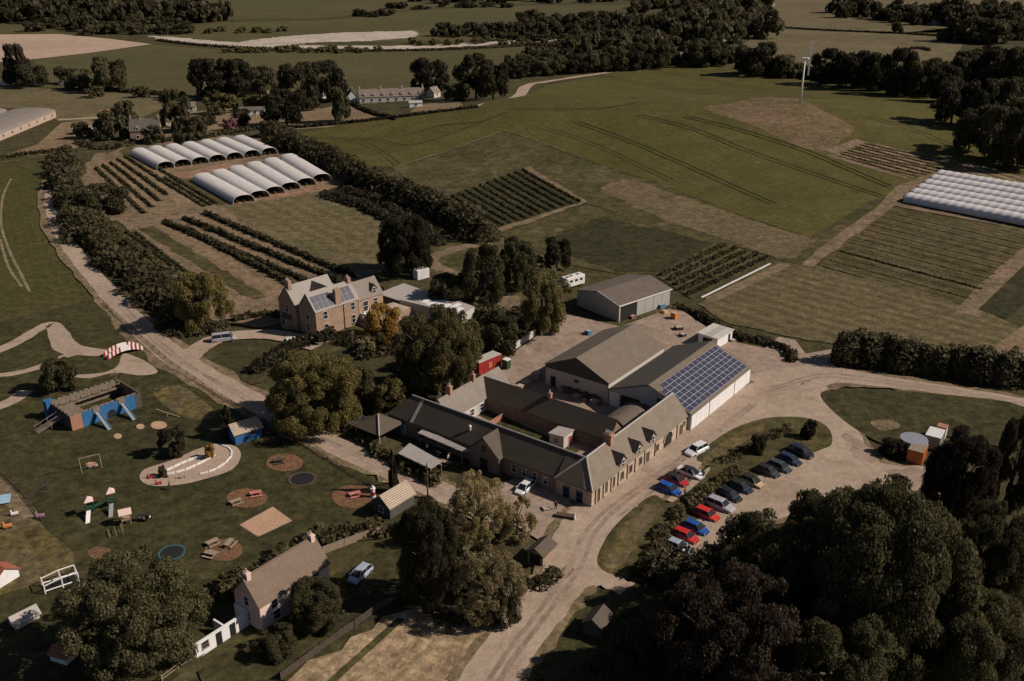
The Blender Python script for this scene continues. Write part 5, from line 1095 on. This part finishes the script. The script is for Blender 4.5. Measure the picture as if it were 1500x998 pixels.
picnic(690,383,10,'paintwhite','white garden table on the grass beside the garden path')
bt = thing('bell_tent', P(693,376), 0, 'small white pointed tent on the grass by the garden path', 'tent'); b = MB(); b.bar((0,0,0),(0,0,.7),1.15,1.1,12); b.build('wall', M['paintwhite'], bt); b = MB(); b.bar((0,0,.7),(.3,0,2.4),1.15,.08,12); b.build('roof', M['paintwhite'], bt)
# trampolines
def tramp(px, py, r, m, label):
    t = thing('trampoline', P(px, py), 0, label, 'trampoline'); b = MB(); n = 24
    for i in range(n):
        a, c = 2*math.pi*i/n, 2*math.pi*(i+1)/n; b.add([(r*.84*math.cos(a),r*.84*math.sin(a),.3),(r*.84*math.cos(c),r*.84*math.sin(c),.3),(r*math.cos(c),r*math.sin(c),.32),(r*math.cos(a),r*math.sin(a),.32),(r*math.cos(a),r*math.sin(a),.05),(r*math.cos(c),r*math.sin(c),.05)], [(0,1,2,3),(3,2,5,4)])
    b.build('rim_pad', M[m], t); b = MB(); b.prism([(r*.84*math.cos(2*math.pi*i/n), r*.84*math.sin(2*math.pi*i/n)) for i in range(n)], .24, .28); b.build('mat', M['black'], t)
tramp(443,704,2.2,'darktimber','black round trampoline sunk in the lawn'); tramp(252,812,1.9,'tealpad','trampoline with blue-green rim partly under the huge tree')
# swing frame
sw = thing('swing_frame', P(119,691), R(10), 'pale metal swing frame on the lawn', 'swing')
b = MB(); b.bar((0,0,2.4),(2.9,1.0,2.4),.07); b.build('top_bar', M['timber'], sw)
for x, y in ((0,0),(2.9,1.0)):
    for s in (-1,1): b = MB(); b.bar((x,y,2.4),(x-.35*s,y+.9*s,0),.06); b.build('leg', M['timber'], sw)
for k in (.35,.65):
    b = MB(); b.bar((2.9*k,1.0*k,2.4),(2.9*k,1.0*k,.5),.02); b.build('rope', M['black'], sw); b = MB(); b.obox((2.9*k,1.0*k,.48),.45,.25,.05,.3); b.build('seat', M['black'], sw)
# play tower with two pink roofs and slides
pt = thing('climbing_frame', P(146,752), R(30), 'climbing frame with two pale roofed towers and two slides', 'climbing frame')
for x, y in ((-1.2,.0),(2.0,.9)):
    for sx in (-.6,.6):
        for sy in (-.6,.6): b = MB(); b.box(x+sx-.06,x+sx+.06,y+sy-.06,y+sy+.06,0,2.7); b.build('post', M['green_paint'], pt)
    b = MB(); b.box(x-.65,x+.65,y-.65,y+.65,1.3,1.4); b.build('platform', M['green_paint'], pt)
    b = MB()
    for k in range(4):
        q = [(x+.95*math.cos(R(45+90*j)), y+.95*math.sin(R(45+90*j)), 2.7) for j in (k,k+1)]; b.slab([q[0],q[1],(x,y,3.4)], .06)
    b.build('tower_roof', M['harl'], pt)
b = MB(); b.slab([(-.6,-.3,1.4),(1.4,.6,1.4),(1.2,1.2,1.4),(-.8,.4,1.4)], .08); b.build('bridge', M['green_paint'], pt)
for x, y, m in ((-2.6,-2.4,'paintwhite'),(.6,-2.4,'steel')):
    b = MB(); b.add([(x+.9,-.5,1.4),(x+1.5,-.5,1.4),(x+.9,y,.15),(x+.3,y,.15),(x+.9,-.5,1.32),(x+1.5,-.5,1.32),(x+.9,y,.07),(x+.3,y,.07)], [(0,1,2,3),(7,6,5,4),(0,4,5,1),(1,5,6,2),(2,6,7,3),(3,7,4,0)]); b.build('slide', M[m], pt)
p2_ = thing('play_tower', P(186,768), R(25), 'small play tower with pink roof and net bridge', 'play tower')
for sx in (-.6,.6):
    for sy in (-.6,.6): b = MB(); b.box(sx-.06,sx+.06,sy-.06,sy+.06,0,2.2); b.build('post', M['brownpanel'], p2_)
b = MB(); b.slab([(-.9,-.9,2.1),(.9,-.9,2.1),(.9,0,2.7),(-.9,0,2.7)], .06); b.slab([(-.9,0,2.7),(.9,0,2.7),(.9,.9,2.1),(-.9,.9,2.1)], .06); b.build('roof', M['harl'], p2_); b = MB(); b.box(-.65,.65,-.65,.65,1.0,1.1); b.build('platform', M['timber'], p2_)
b = MB()
for k in range(6): b.bar((.7+k*.5,-.5,1.0),(.7+k*.5,.5,1.0),.05)
b.bar((.6,-.5,1.0),(3.6,-.5,1.1),.05); b.bar((.6,.5,1.0),(3.6,.5,1.1),.05)
for s in (-.5,.5): b.bar((3.5,s,0),(3.5,s,1.8),.06)
b.build('net_bridge', M['darktimber'], p2_)
lb = thing('ladder_frame', P(160,785), R(30), 'low timber ladder frame beside the small play tower', 'climbing frame')
for k in range(3): b = MB(); b.bar((k*.9,-.9,.5+.2*k),(k*.9,.9,.5+.2*k),.06); b.bar((k*.9,-.9,0),(k*.9,-.9,.5+.2*k),.05); b.bar((k*.9,.9,0),(k*.9,.9,.5+.2*k),.05); b.build('rung', M['timber'], lb)
cw = thing('play_cow', P(210,765), R(-12), 'black and white play cow beside the play tower', 'play figure')
b = MB(); b.obox((0,0,.85), 1.5, .55, .6); b.obox((.95,0,1.15), .5, .32, .36); [b.bar((x,y,0),(x,y,.65),.09) for x in (-.55,.55) for y in (-.18,.18)]; b.build('body', M['black'], cw, .06)
for x, y in ((-.3,-.29),(.35,-.29),(.1,.29)): b = MB(); b.obox((x,y,.9), .45, .04, .35); b.build('white_patch', M['paintwhite'], cw)
b = MB(); b.obox((1.22,0,1.12), .12, .3, .22); b.build('muzzle', M['paintwhite'], cw)
# see-saw, aerial pieces
ss = thing('seesaw', P(247,610), R(-18), 'timber see-saw near the castle slides', 'seesaw'); b = MB(); b.bar((-2.6,0,1.0),(2.2,0,.25),.12,None,8); b.build('beam', M['timber'], ss)
b = MB(); b.bar((0,-.6,0),(0,0,.7),.07); b.bar((0,.6,0),(0,0,.7),.07); b.build('stand', M['timber'], ss)
zl = thing('timber_ramp', P(55,722), R(40), 'dark timber balance ramp at the left lawn edge', 'play ramp'); b = MB(); b.slab([(-1.6,-.4,.1),(1.6,-.4,1.5),(1.6,.4,1.5),(-1.6,.4,.1)], .1); b.build('deck', M['darktimber'], zl)
for y in (-.4,.4): b = MB(); b.bar((1.5,y,0),(1.5,y,1.5),.08); b.build('leg', M['darktimber'], zl)
# lighthouse
lh = thing('toy_lighthouse', P(547,730), 0, 'small white toy lighthouse with red band by the bark circle', 'toy lighthouse')
for z0, z1, r0, r1, m, nm in ((0,.6,.4,.36,'paintwhite','base'),(.6,1.2,.36,.32,'red','band'),(1.2,1.7,.32,.28,'paintwhite','tower'),(1.7,1.85,.42,.42,'paintwhite','gallery'),(1.85,2.4,.26,.03,'paintwhite','cap')): b = MB(); b.bar((0,0,z0),(0,0,z1),r0,r1,12); b.build(nm, M[m], lh)
# white play house frame lower left and small coloured bits
wf = thing('play_barn_frame', P(67,872), R(35), 'white open play house frame with dark panels', 'play house')
for x in (0,2.2,4.2):
    for y in (0,2.0): b = MB(); b.bar((x,y,0),(x,y,1.8 if x else 1.4),.09); b.build('post', M['paintwhite'], wf)
for y in (0,2.0): b = MB(); b.bar((0,y,1.4),(2.2,y,1.8),.09); b.bar((2.2,y,1.8),(4.2,y,1.8),.09); b.bar((0,y,.6),(4.2,y,.6),.09); b.build('rail', M['paintwhite'], wf)
for x in (0,2.2,4.2): b = MB(); b.bar((x,0,1.6),(x,2.0,1.6),.09); b.build('crossbar', M['paintwhite'], wf)
b = MB(); b.box(.1,4.1,.3,1.8,.02,.5); b.build('floor_panel', M['black'], wf)
wc = thing('ride_on_cart', P(105,878), R(20), 'small white cart with round dark wheel beside the huge tree', 'cart'); b = MB(); b.box(-.9,.9,-.7,.7,.35,.8); b.build('body', M['paintwhite'], wc); b = MB(); b.bar((0,-.75,.4),(0,-.6,.4),.45,None,14); b.bar((0,.75,.4),(0,.6,.4),.45,None,14); b.build('wheel', M['tyre'], wc)
def toy(name, px, py, m, label, s=1.0):
    t = thing(name, P(px, py), R(25), label, 'toy'); b = MB(); b.obox((0,0,.42*s), .9*s, .42*s, .3*s); b.bar((-.3*s,0,.55*s),(-.42*s,0,1.05*s),.12*s,.1*s,8); b.build('seat', M[m], t, .05); b = MB(); b.bar((.3*s,-.35*s,.17*s),(.3*s,.35*s,.17*s),.17*s,None,10); b.bar((-.3*s,-.35*s,.17*s),(-.3*s,.35*s,.17*s),.17*s,None,10); b.build('wheels', M['black'], t)
for a in [(221,702,'red','red ride-on toy at the lower tip of the kidney track'),(233,711,'red','red ride-on toy near the kidney track edge'),(268,702,'steel','grey pedal kart on the kidney track'),(60,760,'purple','mauve ride-on toy at the path end',1.3),(22,756,'paintwhite','white ride-on toy near the left edge',1.1),(12,775,'orangebits','orange ride-on toy near the left edge',1.3)]: toy('ride_on_toy', *a)
tp = thing('tarp_cover', P(4,737), R(20), 'pale blue cover at the left edge', 'cover'); b = MB(); b.slab([(-2,-1,.5),(1.2,-1,.5),(1.2,1,.9),(-2,1,.9)], .06); b.build('sheet', M['lightblue'], tp); b = MB(); [b.bar((x,y,0),(x,y,.5),.05) for x in (-1.8,1) for y in (-.8,.8)]; b.build('frame', M['steel'], tp)
# sandpit edging
se = thing('sandpit_edge', P(390,765), 0, 'weathered timber edging of the square sandpit', 'sandpit'); o_ = se.location; q = [P(352,771)-o_, P(400,745)-o_, P(427,765)-o_, P(378,788)-o_]
for a, b_ in zip(q, q[1:]+q[:1]): b = MB(); m_ = (a+b_)/2; d = b_-a; b.obox((m_.x,m_.y,.12), d.length, .22, .26, math.atan2(d.y,d.x)); b.build('edge_sleeper', M['timber'], se)
# ------------------------------------------------------------------ yard objects, poles, turbine, far houses
def container(px, py, rz, lx, ly, h, m, rm, label, name='shipping_container', ribs=True, doors=True):
    t = thing(name, P(px, py), R(rz), label, 'container'); b = MB(); b.box(0,lx,0,ly,.12,h); bo = b.build('body', M[m], t)
    r = MB(); n = int(lx/.35)
    for i in range(n): r.box(i*lx/n+.06,i*lx/n+.2,-.04,0,.2,h-.1); r.box(i*lx/n+.06,i*lx/n+.2,ly,ly+.04,.2,h-.1)
    r.build('side_ribs', M[m], bo)['kind'] = 'stuff'
    r = MB(); n = int(lx/.6); r.box(-.03,lx+.03,-.03,ly+.03,h,h+.03)
    for i in range(n): r.box(i*lx/n+.05,i*lx/n+.35,.05,ly-.05,h+.028,h+.07)
    r.build('roof', M[rm], t)
    for y0, y1 in ((.08,ly/2-.02),(ly/2+.02,ly-.08)): d = MB(); d.box(-.06,0,y0,y1,.2,h-.12); d.build('door', M[m], t)
    return t
container(1349,684,56,3.6,2.4,2.5,'orange','timber','rusty orange shipping container beside the round tank')
container(1374,662,56,3.6,2.4,2.5,'greywall','white','grey container with white roof behind the round tank')
tk = thing('round_tank', (67.1,140.4,0), 0, 'round tank with pale flat roof beside the orange container', 'tank'); b = MB(); b.bar((0,0,0),(0,0,2.45),2.15,None,28); b.build('wall', M['darkclad'], tk); b = MB(); b.bar((0,0,2.45),(0,0,2.6),2.25,2.2,28); b.build('roof', M['steel'], tk)
bx_ = thing('small_crate', P(1383,645), R(55), 'small rusty box behind the white roofed container', 'box'); b = MB(); b.box(0,1.5,0,1.5,0,2.2); b.build('body', M['cream'], bx_); b = MB(); b.box(-.05,1.55,-.05,1.55,2.2,2.3); b.build('lid', M['brownpanel'], bx_)
rt = container(702,552,46,6.2,2.4,2.9,'red','cream','red box trailer with yellow lettering behind the steading', 'box_trailer'); rt.scale = (1,1,1)
for k, (tx, z) in enumerate((('PICK', 1.75), ('YOUR', 1.15))):
    cu = bpy.data.curves.new('lettering', 'FONT'); cu.body = ('RE','ER')[k]; cu.size = .75; cu.extrude = .01; cu.align_x = 'CENTER'; me = None
    o = col(bpy.data.objects.new('lettering', cu)); dg = bpy.context.evaluated_depsgraph_get(); me = bpy.data.meshes.new_from_object(o.evaluated_get(dg)); bpy.data.objects.remove(o)
    me.materials.append(M['yellow']); o = col(bpy.data.objects.new('lettering', me)); o.parent = rt; o.location = (3.1, -.06, z-.1); o.rotation_euler = (math.pi/2, 0, 0)
pl_ = thing('portable_toilet', P(742,541), R(50), 'dark green portable toilet with white roof beside the red trailer', 'portable toilet'); b = MB(); b.box(-.6,.6,-.6,.6,0,2.1); b.build('cabin', M['green_paint'], pl_); b = MB(); b.box(-.64,.64,-.64,.64,2.1,2.3); b.build('roof', M['paintwhite'], pl_); b = MB(); b.box(-.4,.4,-.64,-.6,.15,1.95); b.build('door', M['green_paint'], pl_)
wt = container(612,412,40,3.6,2.0,2.6,'white','white','white box trailer beside the dark tree beyond the farmhouse', 'box_trailer')
def crate(px, py, rz, s, h, m, label, name='pallet_crate'):
    t = thing(name, P(px, py), R(rz), label, 'crate')
    for k in range(4):
        z = .12+k*(h-.2)/4
        for y in (-s/2, s/2): b = MB(); b.box(-s/2,s/2,y-.02,y+.02,z,z+(h-.2)/4-.05); b.build('slat', M[m], t)
        for x in (-s/2, s/2): b = MB(); b.box(x-.02,x+.02,-s/2+.03,s/2-.03,z,z+(h-.2)/4-.05); b.build('slat', M[m], t)
    b = MB(); b.box(-s/2,s/2,-s/2,s/2,0,.12); b.build('pallet', M['timber'], t); b = MB(); b.box(-s/2+.05,s/2-.05,-s/2+.05,s/2-.05,.12,h-.15); b.build('contents', M['concrete'], t)
for a in [(786,558,53,1.6,1.9,'timber','tallest slatted crate at the barn corner'),(772,566,53,1.3,1.3,'timber','slatted crate second from the barn corner'),(762,571,53,1.2,1.1,'timber','slatted crate third from the barn corner'),(822,575,40,1.2,1.0,'timber','pale crate nearest the barn door'),(845,584,40,1.4,1.0,'timber','pale crate in the middle of the yard row'),(872,593,50,1.4,1.2,'timber','pale crate at the right end of the yard row'),(856,590,50,.7,.9,'timber','small crate between the yard crates'),(988,468,40,1.3,1.8,'orangebits','orange crate stack by the hedge'),(974,460,30,1.1,1.0,'yellow','yellow crate near the machinery shed'),(967,451,40,1.6,1.2,'bluebits','blue crate at the corner of the machinery shed'),(862,491,40,1.2,1.3,'bluebits','pale blue bin in the dusty yard'),(1000,494,30,1.2,1.0,'darktimber','dark crate left of the white store shed'),(994,484,10,1.6,1.1,'darktimber','dark crate behind the store shed'),(800,748,20,1.1,.7,'timber','planter box at the forecourt corner'),(1073,501,20,1.1,.7,'timber','low crate right of the white store shed'),(926,466,30,1.2,.8,'redroof','red bin in front of the machinery shed doorway')]: crate(*a)
tb = thing('timber_trough', P(828,760), R(-15), 'long dark trough on the forecourt near the steading corner', 'trough'); b = MB(); b.box(-1.4,1.4,-.45,.45,.05,.75); b.build('box', M['darktimber'], tb, .04); b = MB(); b.box(1.4,1.5,-.5,.5,0,.85); b.build('end_board', M['cream'], tb)
# yard wall
p0, p1 = P(742,520), P(790,487); d = p1-p0; yw = thing('garden_wall', p0, math.atan2(d.y,d.x), 'white garden wall between the trees and the dusty yard', 'wall'); b = MB(); b.box(0,d.length,-.15,.15,0,1.3); b.build('wall', M['cream'], yw); b = MB(); b.box(-.05,d.length+.05,-.2,.2,1.3,1.4); b.build('coping', M['concrete'], yw)
ls = thing('plastic_sheet', P(1027,437), 0, 'long white plastic sheet strip beside the row plot', 'plastic sheet'); q = P(1128,387)-P(1027,437); b = MB(); b.obox((q.x/2,q.y/2,.15), q.length, .55, .25, math.atan2(q.y,q.x)); b.build('sheet', M['polyopen'], ls, .1)
cf = thing('court_fence', SF(9.5,28), SA, 'brown board fence inside the steading court', 'fence')
for i in range(12): b = MB(); b.box(i*.42,i*.42+.38,-.03,.03,.05,1.5); b.build('board', M['brownpanel'], cf)
def pole(px, py, h, label, arm=True, m='darktimber'):
    t = thing('utility_pole', P(px, py), R(40), label, 'pole'); b = MB(); b.bar((0,0,0),(0,0,h),.15,.1,8); b.build('shaft', M[m], t)
    if arm: b = MB(); b.bar((-.7,0,h-.4),(.7,0,h-.4),.06); b.build('crossarm', M[m], t)
pole(578,713,6.5,'dark wooden pole on the track verge beside the cypress', False); pole(627,733,6.5,'dark wooden pole at the corner of the cafe terrace', False); pole(551,452,6,'thin pole between the farmhouse and the outbuilding', False, 'timber')
# wind turbine
wp = P(1172,152); wtb = thing('wind_turbine', wp, 0, 'white two-bladed wind turbine on the grassy knoll', 'wind turbine'); s_, cz_ = pxm(wp); hh = 61/(s_*cz_)
b = MB(); b.bar((0,0,0),(0,0,hh),.48,.28,12); b.build('tower', M['paintwhite'], wtb, smooth=True); b = MB(); b.box(-1.6,1.2,-.5,.5,hh,hh+1.0); b.build('nacelle', M['paintwhite'], wtb, .2)
b = MB(); b.bar((1.2,0,hh+.5),(1.9,0,hh+.5),.45,.2,10); hb = b.build('hub', M['paintwhite'], wtb)
for s in (1,-1): b = MB(); q = [(1.6,-.14,hh+.5+.3*s),(1.72,.2,hh+.5+.3*s),(1.72,.34,hh+.5+2*s),(1.62,-.2,hh+.5+2*s),(1.72,.1,hh+.5+7*s),(1.66,-.06,hh+.5+7*s)]; b.add(q+[(x+.75,y,z) for x,y,z in q], [(0,1,2,3),(3,2,4,5),(9,8,7,6),(11,10,8,9),(0,6,7,1),(1,7,8,2),(2,8,10,4),(4,10,11,5),(5,11,9,3),(3,9,6,0)]); b.build('blade', M['paintwhite'], hb)
# fences
def fence(px, label, ht, step, boards=False, m='timber', name='fence'):
    q = [P(*a) for a in px]; o0 = q[0].copy(); t = thing(name, o0, 0, label, 'fence'); st_ = MB()
    for a, b_ in zip(q, q[1:]):
        a, b_ = a-o0, b_-o0; d = b_-a; n = max(1, int(d.length/step)); rz = math.atan2(d.y, d.x)
        for i in range(n+1):
            c = a+d*i/n; b = MB(); b.obox((c.x,c.y,c.z+ht/2), .11, .11, ht, rz); b.build('post', M[m], t)
        for k in ((.45,.85) if not boards else (.5,)): b = MB(); m_ = (a+b_)/2; b.obox((m_.x,m_.y,m_.z+ht*k), d.length, .05, .1, rz); b.build('rail', M[m], t)
        if boards:
            for i in range(int(d.length/.16)): c = a+d*(i+.5)*.16/d.length; st_.obox((c.x,c.y,c.z+ht*.5), .14, .03, ht*random.uniform(.92,1.05), rz)
    if boards: o = st_.build('boards', M[m], t); o['kind'] = 'stuff'
fence([(412,998),(470,955),(520,920),(560,892),(588,876)], 'dark close-boarded fence between cottage garden and cut field', 1.3, 2.4, True, 'darktimber', 'board_fence')
fence([(238,1000),(262,982),(287,966)], 'timber rail fence left of the white outhouse', 1.1, 2.2)
fence([(474,812),(506,800),(560,780),(600,775)], 'brown panel fence right of the pink cottage', 1.3, 2.4, True, 'timber', 'board_fence')
fence([(152,446),(200,490),(252,535),(310,575),(372,612),(420,640)], 'thin post and wire fence between the track and the play lawn', 1.0, 3.0, False, 'darktimber', 'wire_fence')
fence([(440,650),(480,675),(520,700),(560,722)], 'low timber fence along the track above the lighthouse', .9, 2.5, False, 'darktimber')
fence([(-5,690),(30,722),(62,765)], 'low timber fence beside the left path', .8, 2.5, False, 'darktimber')
# far houses
def house(px, py, rz, lx, ly, e, r, wm, rm, label, wins=3, chim=2, dormers=0, name='far_house', gables=0):
    t = thing(name, P(px, py), R(rz), label, 'house'); gable(t, 0, lx, 0, ly, e, r, M[wm], M[rm], 'u', .2)
    for i in range(wins): opening(t, 'window', (lx*(i+.5)/wins,-.02,.9), (0,-1), 1.1, 1.3, fr=.12, bars=False)
    for i in range(chim): chimney(t, (.5+(lx-1)*i/max(chim-1,1), ly/2, r-.4), .7, .9, 1.6, wm if wm != 'white' else 'brownstone', 2)
    for i in range(dormers):
        x = lx*(i+.5)/dormers; g_ = MB(); g_.add([(x-.7,.25,e+.2),(x+.7,.25,e+.2),(x+.7,.25,e+1.3),(x,.25,e+2.1),(x-.7,.25,e+1.3),(x-.7,ly*.35,e+1.3),(x+.7,ly*.35,e+1.3),(x,ly*.45,e+2.1)], [(0,1,2,3,4),(0,4,5),(1,6,2),(3,2,6,7),(4,3,7,5)]); d_ = g_.build('dormer', M[wm], t); opening(d_, 'window', (x,.23,e+.3), (0,-1), .9, .9, fr=.1, bars=False)
    return t
house(192,207,12,12,6,4.2,8.4,'brownstone','slate','distant stone farmhouse with two dormers above the polytunnels',2,2,2)
h = house(527,152,14,33,6.5,3.0,6.4,'cream','tanslate','distant row of pale cottages with dormers below the hill road',8,4,7,'cottage_row')
house(524,150,104,8,5,3,6,'white','slate','white gabled end house left of the cottage row',2,1,0); house(636,144,60,6,5,2.6,5.2,'cream','tanslate','small gabled cottage right of the cottage row',1,0,0)
house(473,145,70,7,5,3,6,'cream','slate','small house between the dark trees left of the cottages',2,1,0); house(350,170,10,12,6,2.4,3.6,'white','slate','low white bungalow in the paddock',4,0,0)
house(262,165,15,8,5,2.5,4.5,'cream','tanslate','small pale cottage behind the pine',2,0,0); house(985,92,8,14,6,3.5,6.6,'white','tanslate','white house among trees at the end of the lane row',4,1,1); house(1000,92,-60,6,5,4.0,7.2,'white','tanslate','gabled front of the white lane house',1,1,0)
house(1362,36,0,18,8,3,5.5,'white','tanslate','far white house by the top right wood',4,1,0); house(150,178,25,7,5,2.6,4.6,'darkclad','redroof','dark shed with reddish roof beside the distant farmhouse',1,0,0)
house(108,198,12,9,5,2.2,3.0,'darkclad','sheet','low open shed with pale roof in the brown paddock',0,0,0)
house(352,142,8,11,6,2.6,4.6,'brownstone','tile','brown roofed bungalow under the dark valley trees',3,1,0); house(392,150,12,8,5,2.4,4.2,'harl','tile','small pinkish house left of the tall dark valley tree',2,1,0); house(600,158,14,6,4,2.0,2.8,'white','sheet','low white garden shed below the cottage row',1,0,0); house(930,44,20,12,7,3,5.5,'white','tanslate','pale house beside the far gravel bank',3,1,0)
# long sheds at the left edge
def longshed(at, rz, lx, ly, e, r, label, wins):
    t = thing('long_shed', at, R(rz), label, 'shed'); pr = [(0,0),(ly,0),(ly,e)]+[(ly/2+ly/2*math.cos(a), e+(r-e)*math.sin(a)) for a in np.linspace(0, math.pi, 11)]+[(0,e)]
    b = MB(); b.xprism(pr[:3]+[(0,e)], 0, lx); b.build('wall', M['shedwall'], t); b = MB(); b.xprism([(ly/2+(ly/2+.3)*math.cos(a), e+.03+(r-e)*math.sin(a)) for a in np.linspace(0, math.pi, 13)], -.2, lx+.2); b.build('roof', M['greyslate'], t)
    for i in range(wins): opening(t, 'window', (lx*(i+.5)/wins,-.02,1.2), (0,-1), .9, .9, 'black', 'timber', False)
longshed((-215,386,0),91,73,21,3.0,4.6,'front long pinkish shed with rounded grey roof at the left edge',9); longshed((-238.5,386,0),91,74,20,3.0,4.6,'rear long shed with rounded grey roof at the left edge',6)
def caravan(px, py, label, m='white'):
    t = thing('caravan', P(px, py), R(5), label, 'caravan'); b = MB(); b.yprism([(-2.6,.5),(2.6,.5),(2.9,1.2),(2.5,2.7),(-2.5,2.7),(-2.9,1.2)], -1.1, 1.1); b.build('body', M[m], t, .1); b = MB(); [b.box(x-.5,x+.5,-1.13,-1.1,1.4,2.1) for x in (-1.5,1.5)]; b.build('windows', M['glass'], t); b = MB(); b.bar((0,-1.1,.32),(0,1.1,.32),.32,None,10); b.build('wheels', M['tyre'], t)
caravan(10,126,'largest white caravan on the far hedge line'); caravan(29,125,'white caravan right of the largest one'); caravan(53,126,'caravan third from the left edge'); caravan(94,125,'caravan nearest the lone tree','cream')
# ------------------------------------------------------------------ people
def personmat(name, shirt, legs):
    m, t, b = nodes(name); sx = t.nodes.new('ShaderNodeSeparateXYZ'); t.links.new(coords(t), sx.inputs[0]); r = t.nodes.new('ShaderNodeValToRGB'); r.color_ramp.interpolation = 'CONSTANT'
    mr = t.nodes.new('ShaderNodeMapRange'); mr.inputs[2].default_value = 2.0; t.links.new(sx.outputs[2], mr.inputs[0]); t.links.new(mr.outputs[0], r.inputs[0]); e = r.color_ramp.elements
    e[0].position = 0; e[0].color = (.03,.03,.03,1); e[1].position = .045; e[1].color = (*legs,1)
    for p_, c_ in ((.46,shirt),(.725,(.45,.28,.2))): k = e.new(p_); k.color = (*c_,1)
    t.links.new(r.outputs[0], b.inputs['Base Color']); b.inputs['Roughness'].default_value = .8; return m
SK = [((0,0,.95),.15),((0,0,1.15),.14),((0,0,1.36),.16),((0,0,1.48),.06),((0,.01,1.6),.10),((0,.01,1.7),.09),
      ((.1,0,.9),.095),((.12,.03,.5),.065),((.12,-.01,.09),.05),((.12,.14,.04),.045),((-.1,0,.9),.095),((-.12,-.03,.5),.065),((-.12,-.05,.09),.05),((-.12,.1,.04),.045),
      ((.2,0,1.38),.06),((.27,-.02,1.12),.045),((.28,.08,.9),.035),((.28,.1,.82),.04),((-.2,0,1.38),.06),((-.27,-.02,1.12),.045),((-.28,.08,.9),.035),((-.28,.1,.82),.04)]
SE = [(0,1),(1,2),(2,3),(3,4),(4,5),(0,6),(6,7),(7,8),(8,9),(0,10),(10,11),(11,12),(12,13),(2,14),(14,15),(15,16),(16,17),(2,18),(18,19),(19,20),(20,21)]
def person(p, rz, shirt, legs, hair, label):
    t = thing('person', p, R(rz), label, 'person'); me = bpy.data.meshes.new('body'); me.from_pydata([a for a, _ in SK], SE, []); me.materials.append(personmat('clothing', shirt, legs)); o = col(bpy.data.objects.new('body', me)); o.parent = t
    sk = o.modifiers.new('skin', 'SKIN'); me.skin_vertices or o.data.attributes
    for v, (_, r) in zip(me.skin_vertices[0].data if len(me.skin_vertices) else [], SK): v.radius = (r, r)
    if len(me.skin_vertices): me.skin_vertices[0].data[0].use_root = True
    su = o.modifiers.new('sub', 'SUBSURF'); su.levels = 1; su.render_levels = 1
    h = MB(); h.bar((0,-.02,1.66),(0,-.02,1.77),.115,.07,10); h.build('hair', plain('hair', hair, .8), t, smooth=True)
def addskin():
    for o in bpy.data.objects:
        if o.type == 'MESH' and o.name.startswith('body') and 'skin' in o.modifiers and not len(o.data.skin_vertices): pass
person(P(1030,702),30,(.03,.03,.035),(.03,.03,.05),(.03,.02,.015),'person in dark clothes standing beside the white coupe')
person(P(1003,728),200,(.45,.14,.08),(.05,.05,.08),(.05,.03,.02),'person in a rust red top behind the blue car')
person(P(249,719),90,(.04,.035,.03),(.05,.04,.04),(.05,.03,.02),'person in dark clothes at the kidney track edge')
person(P(814,748),150,(.02,.02,.025),(.02,.02,.03),(.03,.02,.015),'person in black standing on the forecourt')
person(P(626,662),60,(.75,.73,.7),(.06,.06,.1),(.12,.07,.03),'person in a white top on the cafe terrace under the narrow canopy')
person(P(657,678),240,(.72,.7,.68),(.08,.07,.07),(.2,.12,.05),'person in white at the open end of the cafe terrace')
person(P(659,675),120,(.5,.3,.15),(.05,.05,.06),(.05,.03,.02),'person in tan beside the person in white on the terrace')
picnic(640,667,-38,'darktimber','dark table in the shade of the cafe terrace'); picnic(652,682,-38,'timber','pale table at the open end of the cafe terrace')
for i, (x, y) in enumerate(((536,463),(541,458),(548,454),(531,467))):
    t = thing('garden_chair', P(x, y, 2.42), R(47+i*40), ('white chair nearest the farmhouse wall','white chair in the middle of the terrace','white chair at the right of the terrace','white chair at the left of the terrace')[i], 'chair', 'white terrace chairs'); b = MB(); b.box(-.25,.25,-.25,.25,.42,.47); b.build('seat', M['paintwhite'], t); b = MB(); b.box(-.25,.25,.22,.27,.47,.95); b.build('backrest', M['paintwhite'], t)
    for sx in (-.22,.22):
        for sy in (-.22,.22): b = MB(); b.bar((sx,sy,0),(sx,sy,.42),.03); b.build('leg', M['paintwhite'], t)
